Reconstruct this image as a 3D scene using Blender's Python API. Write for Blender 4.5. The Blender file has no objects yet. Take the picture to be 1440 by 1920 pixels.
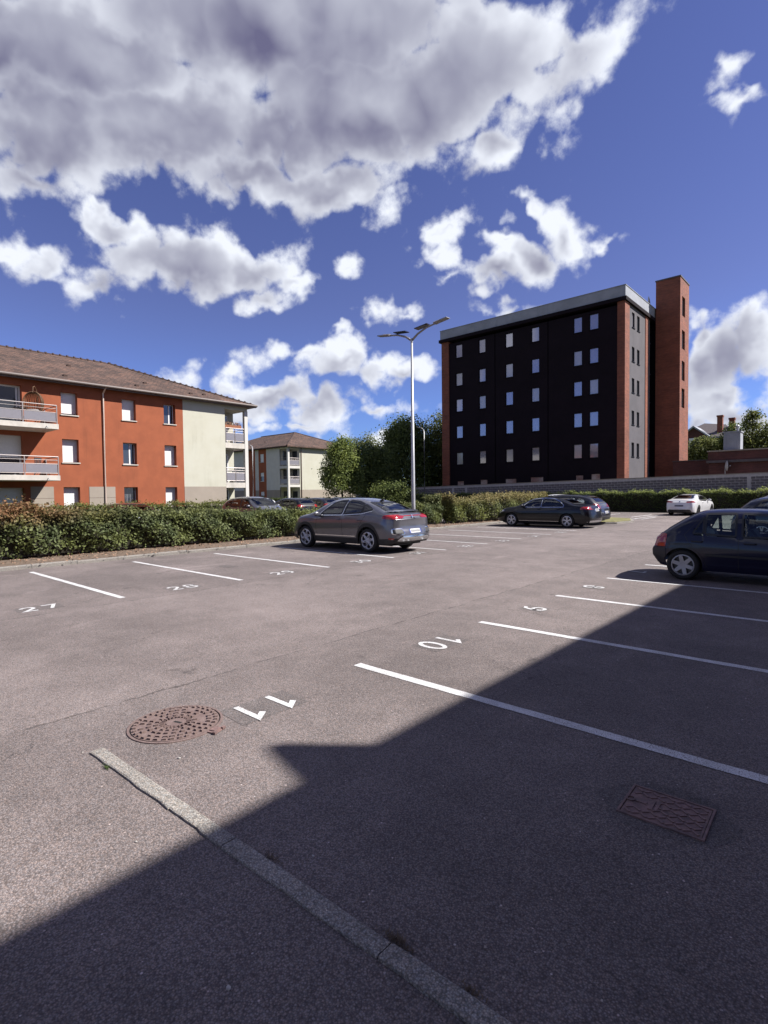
import bpy, bmesh, math, random
import numpy as np
from mathutils import Vector, Matrix
from mathutils.bvhtree import BVHTree

SC = bpy.context.scene
COL = SC.collection
R = math.radians

# ------------------------------------------------------------------ camera
cam_d = bpy.data.cameras.new("camera")
cam = bpy.data.objects.new("camera", cam_d)
COL.objects.link(cam)
rot = ((0.7458327, 0.0144147, -0.6659773),
       (0.6660304, -0.0337045, 0.7451627),
       (-0.0117052, -0.9993279, -0.0347385))
EYE = (0.0, 0.0, 1.7)
cam.matrix_world = Matrix(((rot[0][0], -rot[0][1], -rot[0][2], EYE[0]),
                           (rot[1][0], -rot[1][1], -rot[1][2], EYE[1]),
                           (rot[2][0], -rot[2][1], -rot[2][2], EYE[2]),
                           (0, 0, 0, 1)))
cam_d.sensor_fit = 'HORIZONTAL'
cam_d.sensor_width = 36.0
cam_d.lens = 36.0 * 1017.0 / 1440.0
cam_d.clip_start = 0.05
cam_d.clip_end = 5000
SC.camera = cam

# ------------------------------------------------------------------ view
SC.view_settings.view_transform = 'Standard'
SC.view_settings.look = 'None'
SC.view_settings.gamma = 1.0
SC.view_settings.use_curve_mapping = False
SC.view_settings.exposure = 1.08

SC.cycles.max_bounces = 5
SC.cycles.diffuse_bounces = 2
SC.cycles.glossy_bounces = 3
SC.cycles.transmission_bounces = 2
SC.cycles.transparent_max_bounces = 8
SC.cycles.caustics_reflective = False
SC.cycles.caustics_refractive = False

# ------------------------------------------------------------------ sun
SUN_DIR = Vector((0.80, 0.64, 1.0)).normalized()
SUN_EL = math.asin(SUN_DIR.z)
SUN_AZ = math.atan2(SUN_DIR.x, SUN_DIR.y)
sun_d = bpy.data.lights.new("sun", 'SUN')
sun_d.energy = 5.0
sun_d.angle = R(0.53)
sun_d.color = (1.0, 0.96, 0.905)
sun = bpy.data.objects.new("sun", sun_d)
COL.objects.link(sun)
sun.rotation_euler = SUN_DIR.to_track_quat('Z', 'Y').to_euler()
sun.location = (20, 16, 40)

# ------------------------------------------------------------------ world: sky with cumulus
# cumulus clouds: azimuth (from +Y to +X), elevation, tilt, half width, half height, thickness
CLOUDS = [(-0.165,0.19,-0.1,0.09,0.085,0.8),(-0.99,0.187,0.03,0.085,0.022,0.4),(-1.19,0.61,0.15,0.17,0.075,1.15),(-0.90,0.57,0.05,0.14,0.06,0.95),(-0.871,0.697,0.05,0.455,0.092,1.2),(-1.08,0.556,0.15,0.22,0.075,1.1),(-1.274,0.516,0.24,0.108,0.077,1.15),(-0.74,0.613,-0.0,0.28,0.103,1.25),(-0.55,0.652,-0.09,0.211,0.087,0.75),(-0.405,0.632,-0.18,0.085,0.052,0.6),(-0.828,0.508,0.03,0.161,0.044,0.75),(-0.959,0.511,0.09,0.164,0.038,0.75),(-1.305,0.599,0.28,0.14,0.066,1.0),(-0.523,0.563,-0.1,0.088,0.039,0.7),(-1.291,0.443,0.23,0.078,0.029,0.6),(-1.186,0.408,0.17,0.073,0.031,0.75),(-1.086,0.379,0.11,0.145,0.057,0.95),(-0.976,0.378,0.07,0.105,0.049,0.8),(-0.936,0.327,0.05,0.06,0.02,0.5),(-0.879,0.356,0.04,0.057,0.017,0.4),(-1.28,0.348,0.18,0.054,0.028,0.55),(-1.204,0.327,0.14,0.058,0.029,0.6),(-1.321,0.345,0.2,0.034,0.012,0.3),(-0.79,0.378,0.01,0.035,0.016,0.35),(-0.613,0.442,-0.05,0.05,0.023,0.45),(-0.635,0.402,-0.04,0.036,0.022,0.45),(-0.74,0.323,-0.01,0.037,0.017,0.35),(-0.665,0.323,-0.03,0.027,0.009,0.25),(-0.628,0.364,-0.04,0.021,0.01,0.3),(-0.533,0.365,-0.08,0.079,0.028,0.7),(-0.46,0.383,-0.11,0.072,0.035,0.7),(-0.411,0.415,-0.13,0.037,0.043,0.6),(-0.455,0.46,-0.12,0.056,0.013,0.35),(-0.519,0.413,-0.09,0.022,0.012,0.35),(-0.515,0.312,-0.07,0.056,0.02,0.5),(-0.347,0.406,-0.16,0.019,0.007,0.2),(-0.149,0.518,-0.28,0.049,0.015,0.5),(-0.17,0.562,-0.28,0.024,0.013,0.25),(-0.187,0.188,-0.12,0.061,0.048,0.85),(-0.139,0.22,-0.15,0.054,0.049,0.9),(-0.213,0.239,-0.14,0.03,0.039,0.6),(-0.148,0.115,-0.09,0.082,0.032,0.7),(-0.212,0.1,-0.07,0.044,0.018,0.5),(-0.939,0.172,0.02,0.112,0.039,0.7),(-0.844,0.167,0.01,0.091,0.049,0.75),(-0.747,0.158,-0.01,0.057,0.023,0.5),(-0.785,0.234,0.0,0.106,0.031,0.6),(-0.702,0.224,-0.02,0.073,0.029,0.6),(-0.881,0.244,0.02,0.085,0.018,0.45),(-0.902,0.117,0.01,0.076,0.011,0.3),(-0.728,0.094,-0.01,0.049,0.017,0.35),(-0.664,0.158,-0.02,0.039,0.021,0.2),(-0.813,0.281,0.01,0.021,0.007,0.22),(-0.347,0.303,-0.13,0.017,0.006,0.15)]


BIL = 0.42


class NT:
    """tiny helper round a node tree"""
    def __init__(self, tree):
        self.t = tree
        self.n = tree.nodes
        self.l = tree.links

    def put(self, sock, v):
        if v is None:
            return
        if hasattr(v, 'is_output') or isinstance(v, bpy.types.NodeSocket):
            self.l.new(v, sock)
        else:
            sock.default_value = v

    def math(self, op, a, b=None, c=None, clamp=False):
        n = self.n.new('ShaderNodeMath')
        n.operation = op
        n.use_clamp = clamp
        self.put(n.inputs[0], a)
        self.put(n.inputs[1], b)
        self.put(n.inputs[2], c)
        return n.outputs[0]

    def vmath(self, op, a, b=None, scale=None):
        n = self.n.new('ShaderNodeVectorMath')
        n.operation = op
        self.put(n.inputs[0], a)
        self.put(n.inputs[1], b)
        if scale is not None:
            self.put(n.inputs['Scale'], scale)
        return n.outputs['Value'] if op in ('LENGTH', 'DOT_PRODUCT', 'DISTANCE') else n.outputs[0]

    def noise(self, vec, scale, detail=4, rough=0.5, lac=2.0, dist=0.0):
        n = self.n.new('ShaderNodeTexNoise')
        self.put(n.inputs['Vector'], vec)
        n.inputs['Scale'].default_value = scale
        n.inputs['Detail'].default_value = detail
        n.inputs['Roughness'].default_value = rough
        n.inputs['Lacunarity'].default_value = lac
        n.inputs['Distortion'].default_value = dist
        return n

    def smooth(self, v, a, b, lo=0.0, hi=1.0, mode='SMOOTHSTEP'):
        n = self.n.new('ShaderNodeMapRange')
        n.interpolation_type = mode
        self.put(n.inputs[0], v)
        n.inputs[1].default_value = a
        n.inputs[2].default_value = b
        n.inputs[3].default_value = lo
        n.inputs[4].default_value = hi
        return n.outputs[0]

    def mix(self, f, a, b, blend='MIX'):
        n = self.n.new('ShaderNodeMix')
        n.data_type = 'RGBA'
        n.blend_type = blend
        self.put(n.inputs[0], f)
        self.put(n.inputs[6], a)
        self.put(n.inputs[7], b)
        return n.outputs[2]


def build_cloud_group(full=True):
    g = bpy.data.node_groups.new("cumulus", 'ShaderNodeTree')
    g.interface.new_socket('Direction', in_out='INPUT', socket_type='NodeSocketVector')
    g.interface.new_socket('Density', in_out='OUTPUT', socket_type='NodeSocketFloat')
    g.interface.new_socket('Soft', in_out='OUTPUT', socket_type='NodeSocketFloat')
    g.interface.new_socket('Bulk', in_out='OUTPUT', socket_type='NodeSocketFloat')
    t = NT(g)
    gi = g.nodes.new('NodeGroupInput')
    go = g.nodes.new('NodeGroupOutput')
    d = gi.outputs[0]
    sep = g.nodes.new('ShaderNodeSeparateXYZ')
    t.put(sep.inputs[0], d)
    az = t.math('ARCTAN2', sep.outputs[0], sep.outputs[1])
    el = t.math('ARCSINE', sep.outputs[2])
    comb = g.nodes.new('ShaderNodeCombineXYZ')
    t.put(comb.inputs[0], az)
    t.put(comb.inputs[1], el)
    # billowing edges: bend the coordinates with noise
    w1 = t.noise(d, 9.0, 3, 0.55)
    w2 = t.noise(d, 34.0, 2 if full else 0, 0.6)
    off1 = t.vmath('SCALE', t.vmath('SUBTRACT', w1.outputs[1], (0.5, 0.5, 0.5)), scale=0.105)
    off2 = t.vmath('SCALE', t.vmath('SUBTRACT', w2.outputs[1], (0.5, 0.5, 0.5)), scale=0.035)
    p = t.vmath('ADD', t.vmath('ADD', comb.outputs[0], off1), off2)
    p = t.vmath('MULTIPLY', p, (1, 1, 0))
    acc = None
    for (a, e, tilt, sx, sy, amp) in CLOUDS:
        if sx < 0.2:
            sx, sy = sx * 1.05, sy * 1.06
        if not full and amp < 0.55:
            continue
        m = g.nodes.new('ShaderNodeMapping')
        m.vector_type = 'TEXTURE'
        t.put(m.inputs[0], p)
        m.inputs[1].default_value = (a, e, 0)
        m.inputs[2].default_value = (0, 0, tilt)
        m.inputs[3].default_value = (sx, sy, 1)
        ln = t.vmath('LENGTH', m.outputs[0])
        v = t.math('MULTIPLY_ADD', ln, -amp, amp)
        v = t.math('MAXIMUM', v, -0.6)
        acc = v if acc is None else t.math('SMOOTH_MAX', acc, v, 0.12)
    # the same kind of broken cumulus all round, beyond these clouds
    gen = t.noise(t.vmath('MULTIPLY', d, (1.0, 1.0, 1.9)), 2.3, 2, 0.5).outputs[0]
    gen = t.math('MULTIPLY', t.math('SUBTRACT', gen, 0.53), 7.0)
    away = t.math('ABSOLUTE', t.math('ADD', az, 0.72))
    hi = t.smooth(el, 0.80, 1.0)
    mask = t.math('MAXIMUM', t.smooth(away, 0.66, 0.85), hi)
    gen = t.math('MULTIPLY_ADD', t.math('ADD', gen, 0.6), mask, -0.6)
    acc = t.math('MAXIMUM', acc, gen)
    # cauliflower heads: billowing noise (rounded bulges with creases), then fine fraying
    def billow(detail):
        bl = g.nodes.new('ShaderNodeTexNoise')
        bl.noise_type = 'RIDGED_MULTIFRACTAL'
        bl.normalize = False
        t.put(bl.inputs['Vector'], d)
        bl.inputs['Scale'].default_value = 11.0
        bl.inputs['Detail'].default_value = detail
        bl.inputs['Roughness'].default_value = 0.5
        bl.inputs['Lacunarity'].default_value = 2.1
        bl.inputs['Offset'].default_value = 1.0
        bl.inputs['Gain'].default_value = 1.0
        return t.math('MULTIPLY_ADD', bl.outputs[0], -BIL, BIL * 1.05)
    b1 = billow(1.5)
    t.put(go.inputs[1], t.math('ADD', acc, b1))
    t.put(go.inputs[2], t.math('MULTIPLY_ADD', b1, 0.30, acc))
    if full:
        f1 = t.noise(d, 24.0, 6, 0.62).outputs[0]
        fb = t.math('MULTIPLY_ADD', t.math('SUBTRACT', f1, 0.5), 0.92, billow(5.0))
        t.put(go.inputs[0], t.math('ADD', acc, fb))
    return g


def build_world():
    w = bpy.data.worlds.new("World")
    SC.world = w
    w.use_nodes = True
    t = NT(w.node_tree)
    t.n.clear()
    out = t.n.new('ShaderNodeOutputWorld')
    bg = t.n.new('ShaderNodeBackground')
    bg.inputs[1].default_value = 0.077
    t.l.new(bg.outputs[0], out.inputs[0])
    sky = t.n.new('ShaderNodeTexSky')
    sky.sky_type = 'NISHITA'
    sky.sun_disc = False
    sky.sun_elevation = SUN_EL
    sky.sun_rotation = SUN_AZ
    sky.air_density = 1.15
    sky.dust_density = 0.2
    sky.ozone_density = 2.2
    tc = t.n.new('ShaderNodeTexCoord')
    d = tc.outputs['Generated']
    sz = t.n.new('ShaderNodeSeparateXYZ')
    t.put(sz.inputs[0], d)
    grade = t.mix(t.smooth(sz.outputs[2], 0.02, 0.34), (0.31, 0.46, 0.95, 1), (0.447, 0.395, 0.636, 1))
    tint = t.mix(1.0, sky.outputs[0], grade, 'MULTIPLY')
    grp = build_cloud_group()
    g1 = t.n.new('ShaderNodeGroup')
    g1.node_tree = grp
    t.put(g1.inputs[0], d)
    g2 = t.n.new('ShaderNodeGroup')
    g2.node_tree = build_cloud_group(False)
    t.put(g2.inputs[0], t.vmath('NORMALIZE', t.vmath('ADD', d, tuple(SUN_DIR * 0.05))))
    D = g1.outputs[0]
    lit = t.math('SUBTRACT', g1.outputs[1], g2.outputs[1])
    alpha = t.smooth(D, -0.02, 0.42)
    thick = t.smooth(g1.outputs[2], 0.08, 0.78)
    lit = t.math('MULTIPLY', lit, t.math('MULTIPLY_ADD', thick, -0.45, 1.0))
    soft = t.noise(d, 3.6, 5, 0.55).outputs[0]
    shade = t.math('MULTIPLY_ADD', lit, 0.50, 0.95)
    shade = t.math('MULTIPLY_ADD', thick, -0.70, shade)
    shade = t.math('MULTIPLY_ADD', t.math('SUBTRACT', soft, 0.5), 0.42, shade)
    cc = t.mix(t.smooth(shade, 0.05, 0.98, mode='LINEAR'), (0.95, 0.93, 1.62, 1), (5.7, 5.95, 6.5, 1))
    col = t.mix(alpha, tint, cc)
    t.l.new(col, bg.inputs[0])
    w.cycles.sampling_method = 'MANUAL'
    w.cycles.sample_map_resolution = 512


build_world()

# ------------------------------------------------------------------ materials
MATS = {}
AK = 0.78      # real-world reflectances relative to the values typed below


def pm(name, color, rough=0.6, metal=0.0, var=0.0, vscale=3.0, bump=0.0, bscale=40.0,
       coat=0.0, spec=0.5, color2=None, streak=0.0):
    if name in MATS:
        return MATS[name]
    m = bpy.data.materials.new(name)
    MATS[name] = m
    m.use_nodes = True
    if metal < 0.5:
        color = tuple(x * AK for x in color)
        color2 = tuple(x * AK for x in color2) if color2 else None
    t = NT(m.node_tree)
    b = t.n['Principled BSDF']
    b.inputs['Roughness'].default_value = rough
    b.inputs['Metallic'].default_value = metal
    b.inputs['Specular IOR Level'].default_value = spec
    if coat:
        b.inputs['Coat Weight'].default_value = coat
        b.inputs['Coat Roughness'].default_value = 0.04
    c = (*color, 1)
    tc = t.n.new('ShaderNodeTexCoord')
    if var or color2:
        c2 = (*(color2 or tuple(x * (1 - var) for x in color)), 1)
        nz = t.noise(tc.outputs['Object'], vscale, 5, 0.6)
        f = t.smooth(nz.outputs[0], 0.32, 0.68)
        col = t.mix(f, c, c2)
        if streak:
            # rain streaks and grime, long in height
            st = t.noise(t.vmath('MULTIPLY', tc.outputs['Object'], (2.6, 2.6, 0.22)), 1.0, 6, 0.7).outputs[0]
            gr = t.noise(tc.outputs['Object'], 0.45, 5, 0.65).outputs[0]
            k = t.math('MULTIPLY', t.smooth(st, 0.50, 0.78), t.smooth(gr, 0.35, 0.65))
            col = t.mix(t.math('MULTIPLY', k, streak), col, (c2[0] * .45, c2[1] * .48, c2[2] * .5, 1))
        t.put(b.inputs['Base Color'], col)
    else:
        # faint unevenness everywhere, no surface is one flat colour
        nz = t.noise(tc.outputs['Object'], 7.0, 4, 0.6)
        f = t.smooth(nz.outputs[0], 0.3, 0.7)
        t.put(b.inputs['Base Color'], t.mix(f, c, (*(x * 0.93 for x in color), 1)))
    if bump:
        bn = t.n.new('ShaderNodeBump')
        bn.inputs['Strength'].default_value = bump
        bn.inputs['Distance'].default_value = 0.01
        nb = t.noise(tc.outputs['Object'], bscale, 4, 0.65)
        t.l.new(nb.outputs[0], bn.inputs['Height'])
        t.l.new(bn.outputs[0], b.inputs['Normal'])
    return m


def asphalt(name, base, seams=True):
    base = tuple(x * AK for x in base)
    m = bpy.data.materials.new(name)
    m.use_nodes = True
    t = NT(m.node_tree)
    b = t.n['Principled BSDF']
    tc = t.n.new('ShaderNodeTexCoord')
    o = tc.outputs['Object']
    big = t.noise(o, 0.35, 5, 0.6).outputs[0]
    mid = t.noise(o, 2.2, 5, 0.65).outputs[0]
    v = t.n.new('ShaderNodeTexVoronoi')
    v.inputs['Scale'].default_value = 135.0
    t.put(v.inputs['Vector'], o)
    cell = t.n.new('ShaderNodeSeparateColor')
    t.put(cell.inputs[0], v.outputs['Color'])
    v2 = t.n.new('ShaderNodeTexVoronoi')
    v2.inputs['Scale'].default_value = 42.0
    t.put(v2.inputs['Vector'], o)
    c2 = t.n.new('ShaderNodeSeparateColor')
    t.put(c2.inputs[0], v2.outputs['Color'])
    val = t.smooth(big, 0.3, 0.7, 0.80, 1.18)
    val = t.math('MULTIPLY', val, t.smooth(mid, 0.25, 0.75, 0.88, 1.12))
    grain = t.math('MULTIPLY_ADD', cell.outputs[0], 0.80, 0.60)
    grain = t.math('MULTIPLY', grain, t.smooth(v.outputs['Distance'], 0.2, 0.75, 1.12, 0.62))
    val = t.math('MULTIPLY', val, grain)
    speck = t.smooth(c2.outputs[1], 0.975, 0.985)
    near = t.smooth(v2.outputs['Distance'], 0.16, 0.24, 1.0, 0.0)
    speck = t.math('MULTIPLY', speck, near)
    val = t.math('MULTIPLY_ADD', speck, 1.9, val)
    sep = t.n.new('ShaderNodeSeparateXYZ')
    t.put(sep.inputs[0], o)
    if seams:
        wob = t.noise(o, 1.3, 4, 0.7).outputs[0]
        wob2 = t.noise(o, 14.0, 3, 0.7).outputs[0]
        x = t.math('MULTIPLY_ADD', t.math('SUBTRACT', wob, 0.5), 0.22, sep.outputs[0])
        x = t.math('MULTIPLY_ADD', t.math('SUBTRACT', wob2, 0.5), 0.05, x)
        for xs, wd in ((-4.58, 0.018), (-8.93, 0.022)):
            dist = t.math('ABSOLUTE', t.math('SUBTRACT', x, xs))
            ln = t.smooth(dist, wd * 0.4, wd, 1.0, 0.0)
            brk = t.smooth(t.noise(o, 3.1, 3, 0.6).outputs[0], 0.38, 0.55)
            val = t.math('MULTIPLY', val, t.math('MULTIPLY_ADD', t.math('MULTIPLY', ln, brk), -0.5, 1.0))
        # the lane is worn paler than the bays
        lane = t.math('MULTIPLY', t.smooth(x, -9.0, -8.9), t.smooth(x, -4.62, -4.54, 1.0, 0.0))
        val = t.math('MULTIPLY', val, t.math('MULTIPLY_ADD', lane, 0.10, 0.95))
        # pale dusty smears where tyres and water dry
        sm = t.smooth(t.noise(t.vmath('MULTIPLY', o, (1.0, 0.6, 1.0)), 0.9, 6, 0.62, dist=0.6).outputs[0], 0.56, 0.76)
        val = t.math('MULTIPLY', val, t.math('MULTIPLY_ADD', sm, 0.42, 1.0))
        # oil drips in the bays
        oil = t.smooth(t.noise(o, 1.7, 4, 0.6).outputs[0], 0.66, 0.74)
        val = t.math('MULTIPLY', val, t.math('MULTIPLY_ADD', oil, -0.38, 1.0))
        # hairline cracks
        vc = t.n.new('ShaderNodeTexVoronoi')
        vc.feature = 'DISTANCE_TO_EDGE'
        vc.inputs['Scale'].default_value = 0.33
        pw = t.vmath('ADD', o, t.vmath('SCALE', t.noise(o, 2.5, 5, 0.7).outputs[1], scale=0.7))
        t.put(vc.inputs['Vector'], pw)
        ck = t.smooth(vc.outputs['Distance'], 0.001, 0.004, 1.0, 0.0)
        ck = t.math('MULTIPLY', ck, t.smooth(t.noise(o, 0.5, 2, 0.5).outputs[0], 0.52, 0.6))
        val = t.math('MULTIPLY', val, t.math('MULTIPLY_ADD', ck, -0.45, 1.0))
    tone = t.mix(t.smooth(cell.outputs[1], 0.0, 1.0), (base[0] * 1.06, base[1] * 0.98, base[2] * 0.95, 1),
                 (base[0] * 0.95, base[1] * 0.99, base[2] * 1.06, 1))
    vv = t.n.new('ShaderNodeCombineColor')
    for i in range(3):
        t.put(vv.inputs[i], val)
    t.put(b.inputs['Base Color'], t.mix(1.0, tone, vv.outputs[0], 'MULTIPLY'))
    b.inputs['Roughness'].default_value = 0.85
    b.inputs['Specular IOR Level'].default_value = 0.35
    bn = t.n.new('ShaderNodeBump')
    bn.inputs['Strength'].default_value = 0.42
    bn.inputs['Distance'].default_value = 0.005
    hgt = t.math('MULTIPLY_ADD', v.outputs['Distance'], -1.0, t.math('MULTIPLY', cell.outputs[2], 0.6))
    t.put(bn.inputs['Height'], hgt)
    t.l.new(bn.outputs[0], b.inputs['Normal'])
    return m


def brick_mat(name, c1, c2, mortar, scale=1.0, axis='X'):
    c1, c2, mortar = [tuple(x * AK for x in c) for c in (c1, c2, mortar)]
    m = bpy.data.materials.new(name)
    m.use_nodes = True
    t = NT(m.node_tree)
    b = t.n['Principled BSDF']
    tc = t.n.new('ShaderNodeTexCoord')
    sp = t.n.new('ShaderNodeSeparateXYZ')
    t.put(sp.inputs[0], tc.outputs['Object'])
    cb = t.n.new('ShaderNodeCombineXYZ')
    t.put(cb.inputs[0], t.math('ADD', sp.outputs[0], sp.outputs[1]))
    t.put(cb.inputs[1], sp.outputs[2])
    br = t.n.new('ShaderNodeTexBrick')
    t.put(br.inputs['Vector'], cb.outputs[0])
    br.inputs['Color1'].default_value = (*c1, 1)
    br.inputs['Color2'].default_value = (*c2, 1)
    br.inputs['Mortar'].default_value = (*mortar, 1)
    br.inputs['Scale'].default_value = scale
    br.inputs['Brick Width'].default_value = 0.23
    br.inputs['Row Height'].default_value = 0.075
    br.inputs['Mortar Size'].default_value = 0.009
    n = t.noise(tc.outputs['Object'], 0.8, 6, 0.65).outputs[0]
    n2 = t.noise(t.vmath('MULTIPLY', tc.outputs['Object'], (0.4, 0.4, 6.0)), 2.0, 5, 0.7).outputs[0]
    f = t.smooth(t.math('MULTIPLY', t.math('ADD', n, n2), 0.5), 0.36, 0.64, 0.72, 1.22)
    vv = t.n.new('ShaderNodeCombineColor')
    for i in range(3):
        t.put(vv.inputs[i], f)
    t.put(b.inputs['Base Color'], t.mix(1.0, br.outputs[0], vv.outputs[0], 'MULTIPLY'))
    b.inputs['Roughness'].default_value = 0.85
    bn = t.n.new('ShaderNodeBump')
    bn.inputs['Strength'].default_value = 0.5
    bn.inputs['Distance'].default_value = 0.01
    t.put(bn.inputs['Height'], t.math('SUBTRACT', 1.0, br.outputs['Fac']))
    t.l.new(bn.outputs[0], b.inputs['Normal'])
    return m


def roof_mat(name, c1, c2):
    c1, c2 = [tuple(x * AK for x in c) for c in (c1, c2)]
    m = bpy.data.materials.new(name)
    m.use_nodes = True
    t = NT(m.node_tree)
    b = t.n['Principled BSDF']
    tc = t.n.new('ShaderNodeTexCoord')
    sp = t.n.new('ShaderNodeSeparateXYZ')
    t.put(sp.inputs[0], tc.outputs['Object'])
    cb = t.n.new('ShaderNodeCombineXYZ')
    t.put(cb.inputs[0], t.math('ADD', sp.outputs[0], sp.outputs[1]))
    t.put(cb.inputs[1], sp.outputs[2])
    br = t.n.new('ShaderNodeTexBrick')
    t.put(br.inputs['Vector'], cb.outputs[0])
    br.inputs['Color1'].default_value = (*c1, 1)
    br.inputs['Color2'].default_value = (*c2, 1)
    br.inputs['Mortar'].default_value = (c2[0] * 0.5, c2[1] * 0.5, c2[2] * 0.5, 1)
    br.inputs['Scale'].default_value = 1.0
    br.inputs['Brick Width'].default_value = 0.25
    br.inputs['Row Height'].default_value = 0.135
    br.inputs['Mortar Size'].default_value = 0.012
    n = t.noise(tc.outputs['Object'], 0.9, 6, 0.65).outputs[0]
    n2 = t.noise(tc.outputs['Object'], 9.0, 4, 0.7).outputs[0]
    f = t.smooth(t.math('MULTIPLY', t.math('ADD', n, n2), 0.5), 0.38, 0.62, 0.5, 1.5)
    vv = t.n.new('ShaderNodeCombineColor')
    for i in range(3):
        t.put(vv.inputs[i], f)
    t.put(b.inputs['Base Color'], t.mix(1.0, br.outputs[0], vv.outputs[0], 'MULTIPLY'))
    b.inputs['Roughness'].default_value = 0.9
    bn = t.n.new('ShaderNodeBump')
    bn.inputs['Strength'].default_value = 0.8
    bn.inputs['Distance'].default_value = 0.02
    t.put(bn.inputs['Height'], t.math('SUBTRACT', 1.0, br.outputs['Fac']))
    t.l.new(bn.outputs[0], b.inputs['Normal'])
    return m


def leaf_mat(name, c_dark, c_light, tips=None, transl=0.4):
    """leaf colour varies leaf by leaf; tips = (colour, zlow, zhigh, y0, y1): young growth, or a sunlit top put into the colour"""
    m = bpy.data.materials.new(name)
    m.use_nodes = True
    t = NT(m.node_tree)
    b = t.n['Principled BSDF']
    out = t.n['Material Output']
    geo = t.n.new('ShaderNodeNewGeometry')
    rnd = geo.outputs['Random Per Island']
    tc = t.n.new('ShaderNodeTexCoord')
    col = t.mix(rnd, (*c_dark, 1), (*c_light, 1))
    clump = t.smooth(t.noise(tc.outputs['Object'], 1.6, 3, 0.6).outputs[0], 0.35, 0.65)
    col = t.mix(t.math('MULTIPLY', clump, 0.6), col, (c_light[0] * 1.15, c_light[1] * 1.05, c_light[2] * 0.7, 1))
    if tips:
        tcol, z0, z1, y0, y1 = tips
        sp = t.n.new('ShaderNodeSeparateXYZ')
        t.put(sp.inputs[0], tc.outputs['Object'])
        nz = t.noise(tc.outputs['Object'], 0.9, 3, 0.6).outputs[0]
        zz = t.math('MULTIPLY_ADD', t.math('SUBTRACT', nz, 0.5), 0.7, sp.outputs[2])
        f = t.smooth(zz, z0, z1)
        f = t.math('MULTIPLY', f, t.smooth(sp.outputs[1], y0, y1, 1.0, 0.10))
        f = t.math('MULTIPLY', f, t.smooth(rnd, 0.1, 0.55, 0.35, 1.0))
        col = t.mix(f, col, (*tcol, 1))
    t.put(b.inputs['Base Color'], col)
    b.inputs['Roughness'].default_value = 0.6
    b.inputs['Specular IOR Level'].default_value = 0.22
    tr = t.n.new('ShaderNodeBsdfTranslucent')
    t.put(tr.inputs[0], col)
    mx = t.n.new('ShaderNodeMixShader')
    mx.inputs[0].default_value = transl
    t.l.new(b.outputs[0], mx.inputs[1])
    t.l.new(tr.outputs[0], mx.inputs[2])
    t.l.new(mx.outputs[0], out.inputs[0])
    return m


def glass_mat(name, tint, refl=0.08, alpha=0.75):
    """thin pane: see-through, tinted, mirror-like at grazing angles"""
    m = bpy.data.materials.new(name)
    m.use_nodes = True
    t = NT(m.node_tree)
    t.n.remove(t.n['Principled BSDF'])
    out = t.n['Material Output']
    tr = t.n.new('ShaderNodeBsdfTransparent')
    tr.inputs[0].default_value = (*tint, 1)
    gl = t.n.new('ShaderNodeBsdfGlossy')
    gl.inputs['Roughness'].default_value = 0.015
    fr = t.n.new('ShaderNodeFresnel')
    fr.inputs[0].default_value = 1.55
    f = t.math('ADD', fr.outputs[0], refl, clamp=True)
    mx = t.n.new('ShaderNodeMixShader')
    t.put(mx.inputs[0], f)
    t.l.new(tr.outputs[0], mx.inputs[1])
    t.l.new(gl.outputs[0], mx.inputs[2])
    t.l.new(mx.outputs[0], out.inputs[0])
    MATS[name] = m
    return m


def worn_paint():
    m = bpy.data.materials.new('road_paint')
    m.use_nodes = True
    t = NT(m.node_tree)
    b = t.n['Principled BSDF']
    geo = t.n.new('ShaderNodeNewGeometry')
    o = geo.outputs['Position']
    v = t.n.new('ShaderNodeTexVoronoi')
    v.inputs['Scale'].default_value = 135.0
    t.put(v.inputs['Vector'], o)
    cell = t.n.new('ShaderNodeSeparateColor')
    t.put(cell.inputs[0], v.outputs['Color'])
    dirt = t.smooth(t.noise(o, 5.0, 5, 0.65).outputs[0], 0.35, 0.7)
    wear = t.noise(o, 3.0, 6, 0.7).outputs[0]
    # paint lost in the pits between the stones, more where tyres cross
    pit = t.math('ADD', t.smooth(v.outputs['Distance'], 0.35, 0.8), t.math('MULTIPLY', cell.outputs[0], 0.55))
    lost = t.smooth(t.math('MULTIPLY_ADD', wear, 1.7, pit), 1.72, 1.95)
    col = t.mix(dirt, (0.60, 0.60, 0.61, 1), (0.47, 0.465, 0.46, 1))
    col = t.mix(t.math('MULTIPLY', cell.outputs[1], 0.22), col, (0.34, 0.33, 0.33, 1))
    col = t.mix(t.math('MULTIPLY', lost, 0.85), col, (0.17, 0.15, 0.14, 1))
    t.put(b.inputs['Base Color'], col)
    b.inputs['Roughness'].default_value = 0.75
    bn = t.n.new('ShaderNodeBump')
    bn.inputs['Strength'].default_value = 0.35
    bn.inputs['Distance'].default_value = 0.004
    t.put(bn.inputs['Height'], t.math('MULTIPLY', v.outputs['Distance'], -1.0))
    t.l.new(bn.outputs[0], b.inputs['Normal'])
    return m


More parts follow.
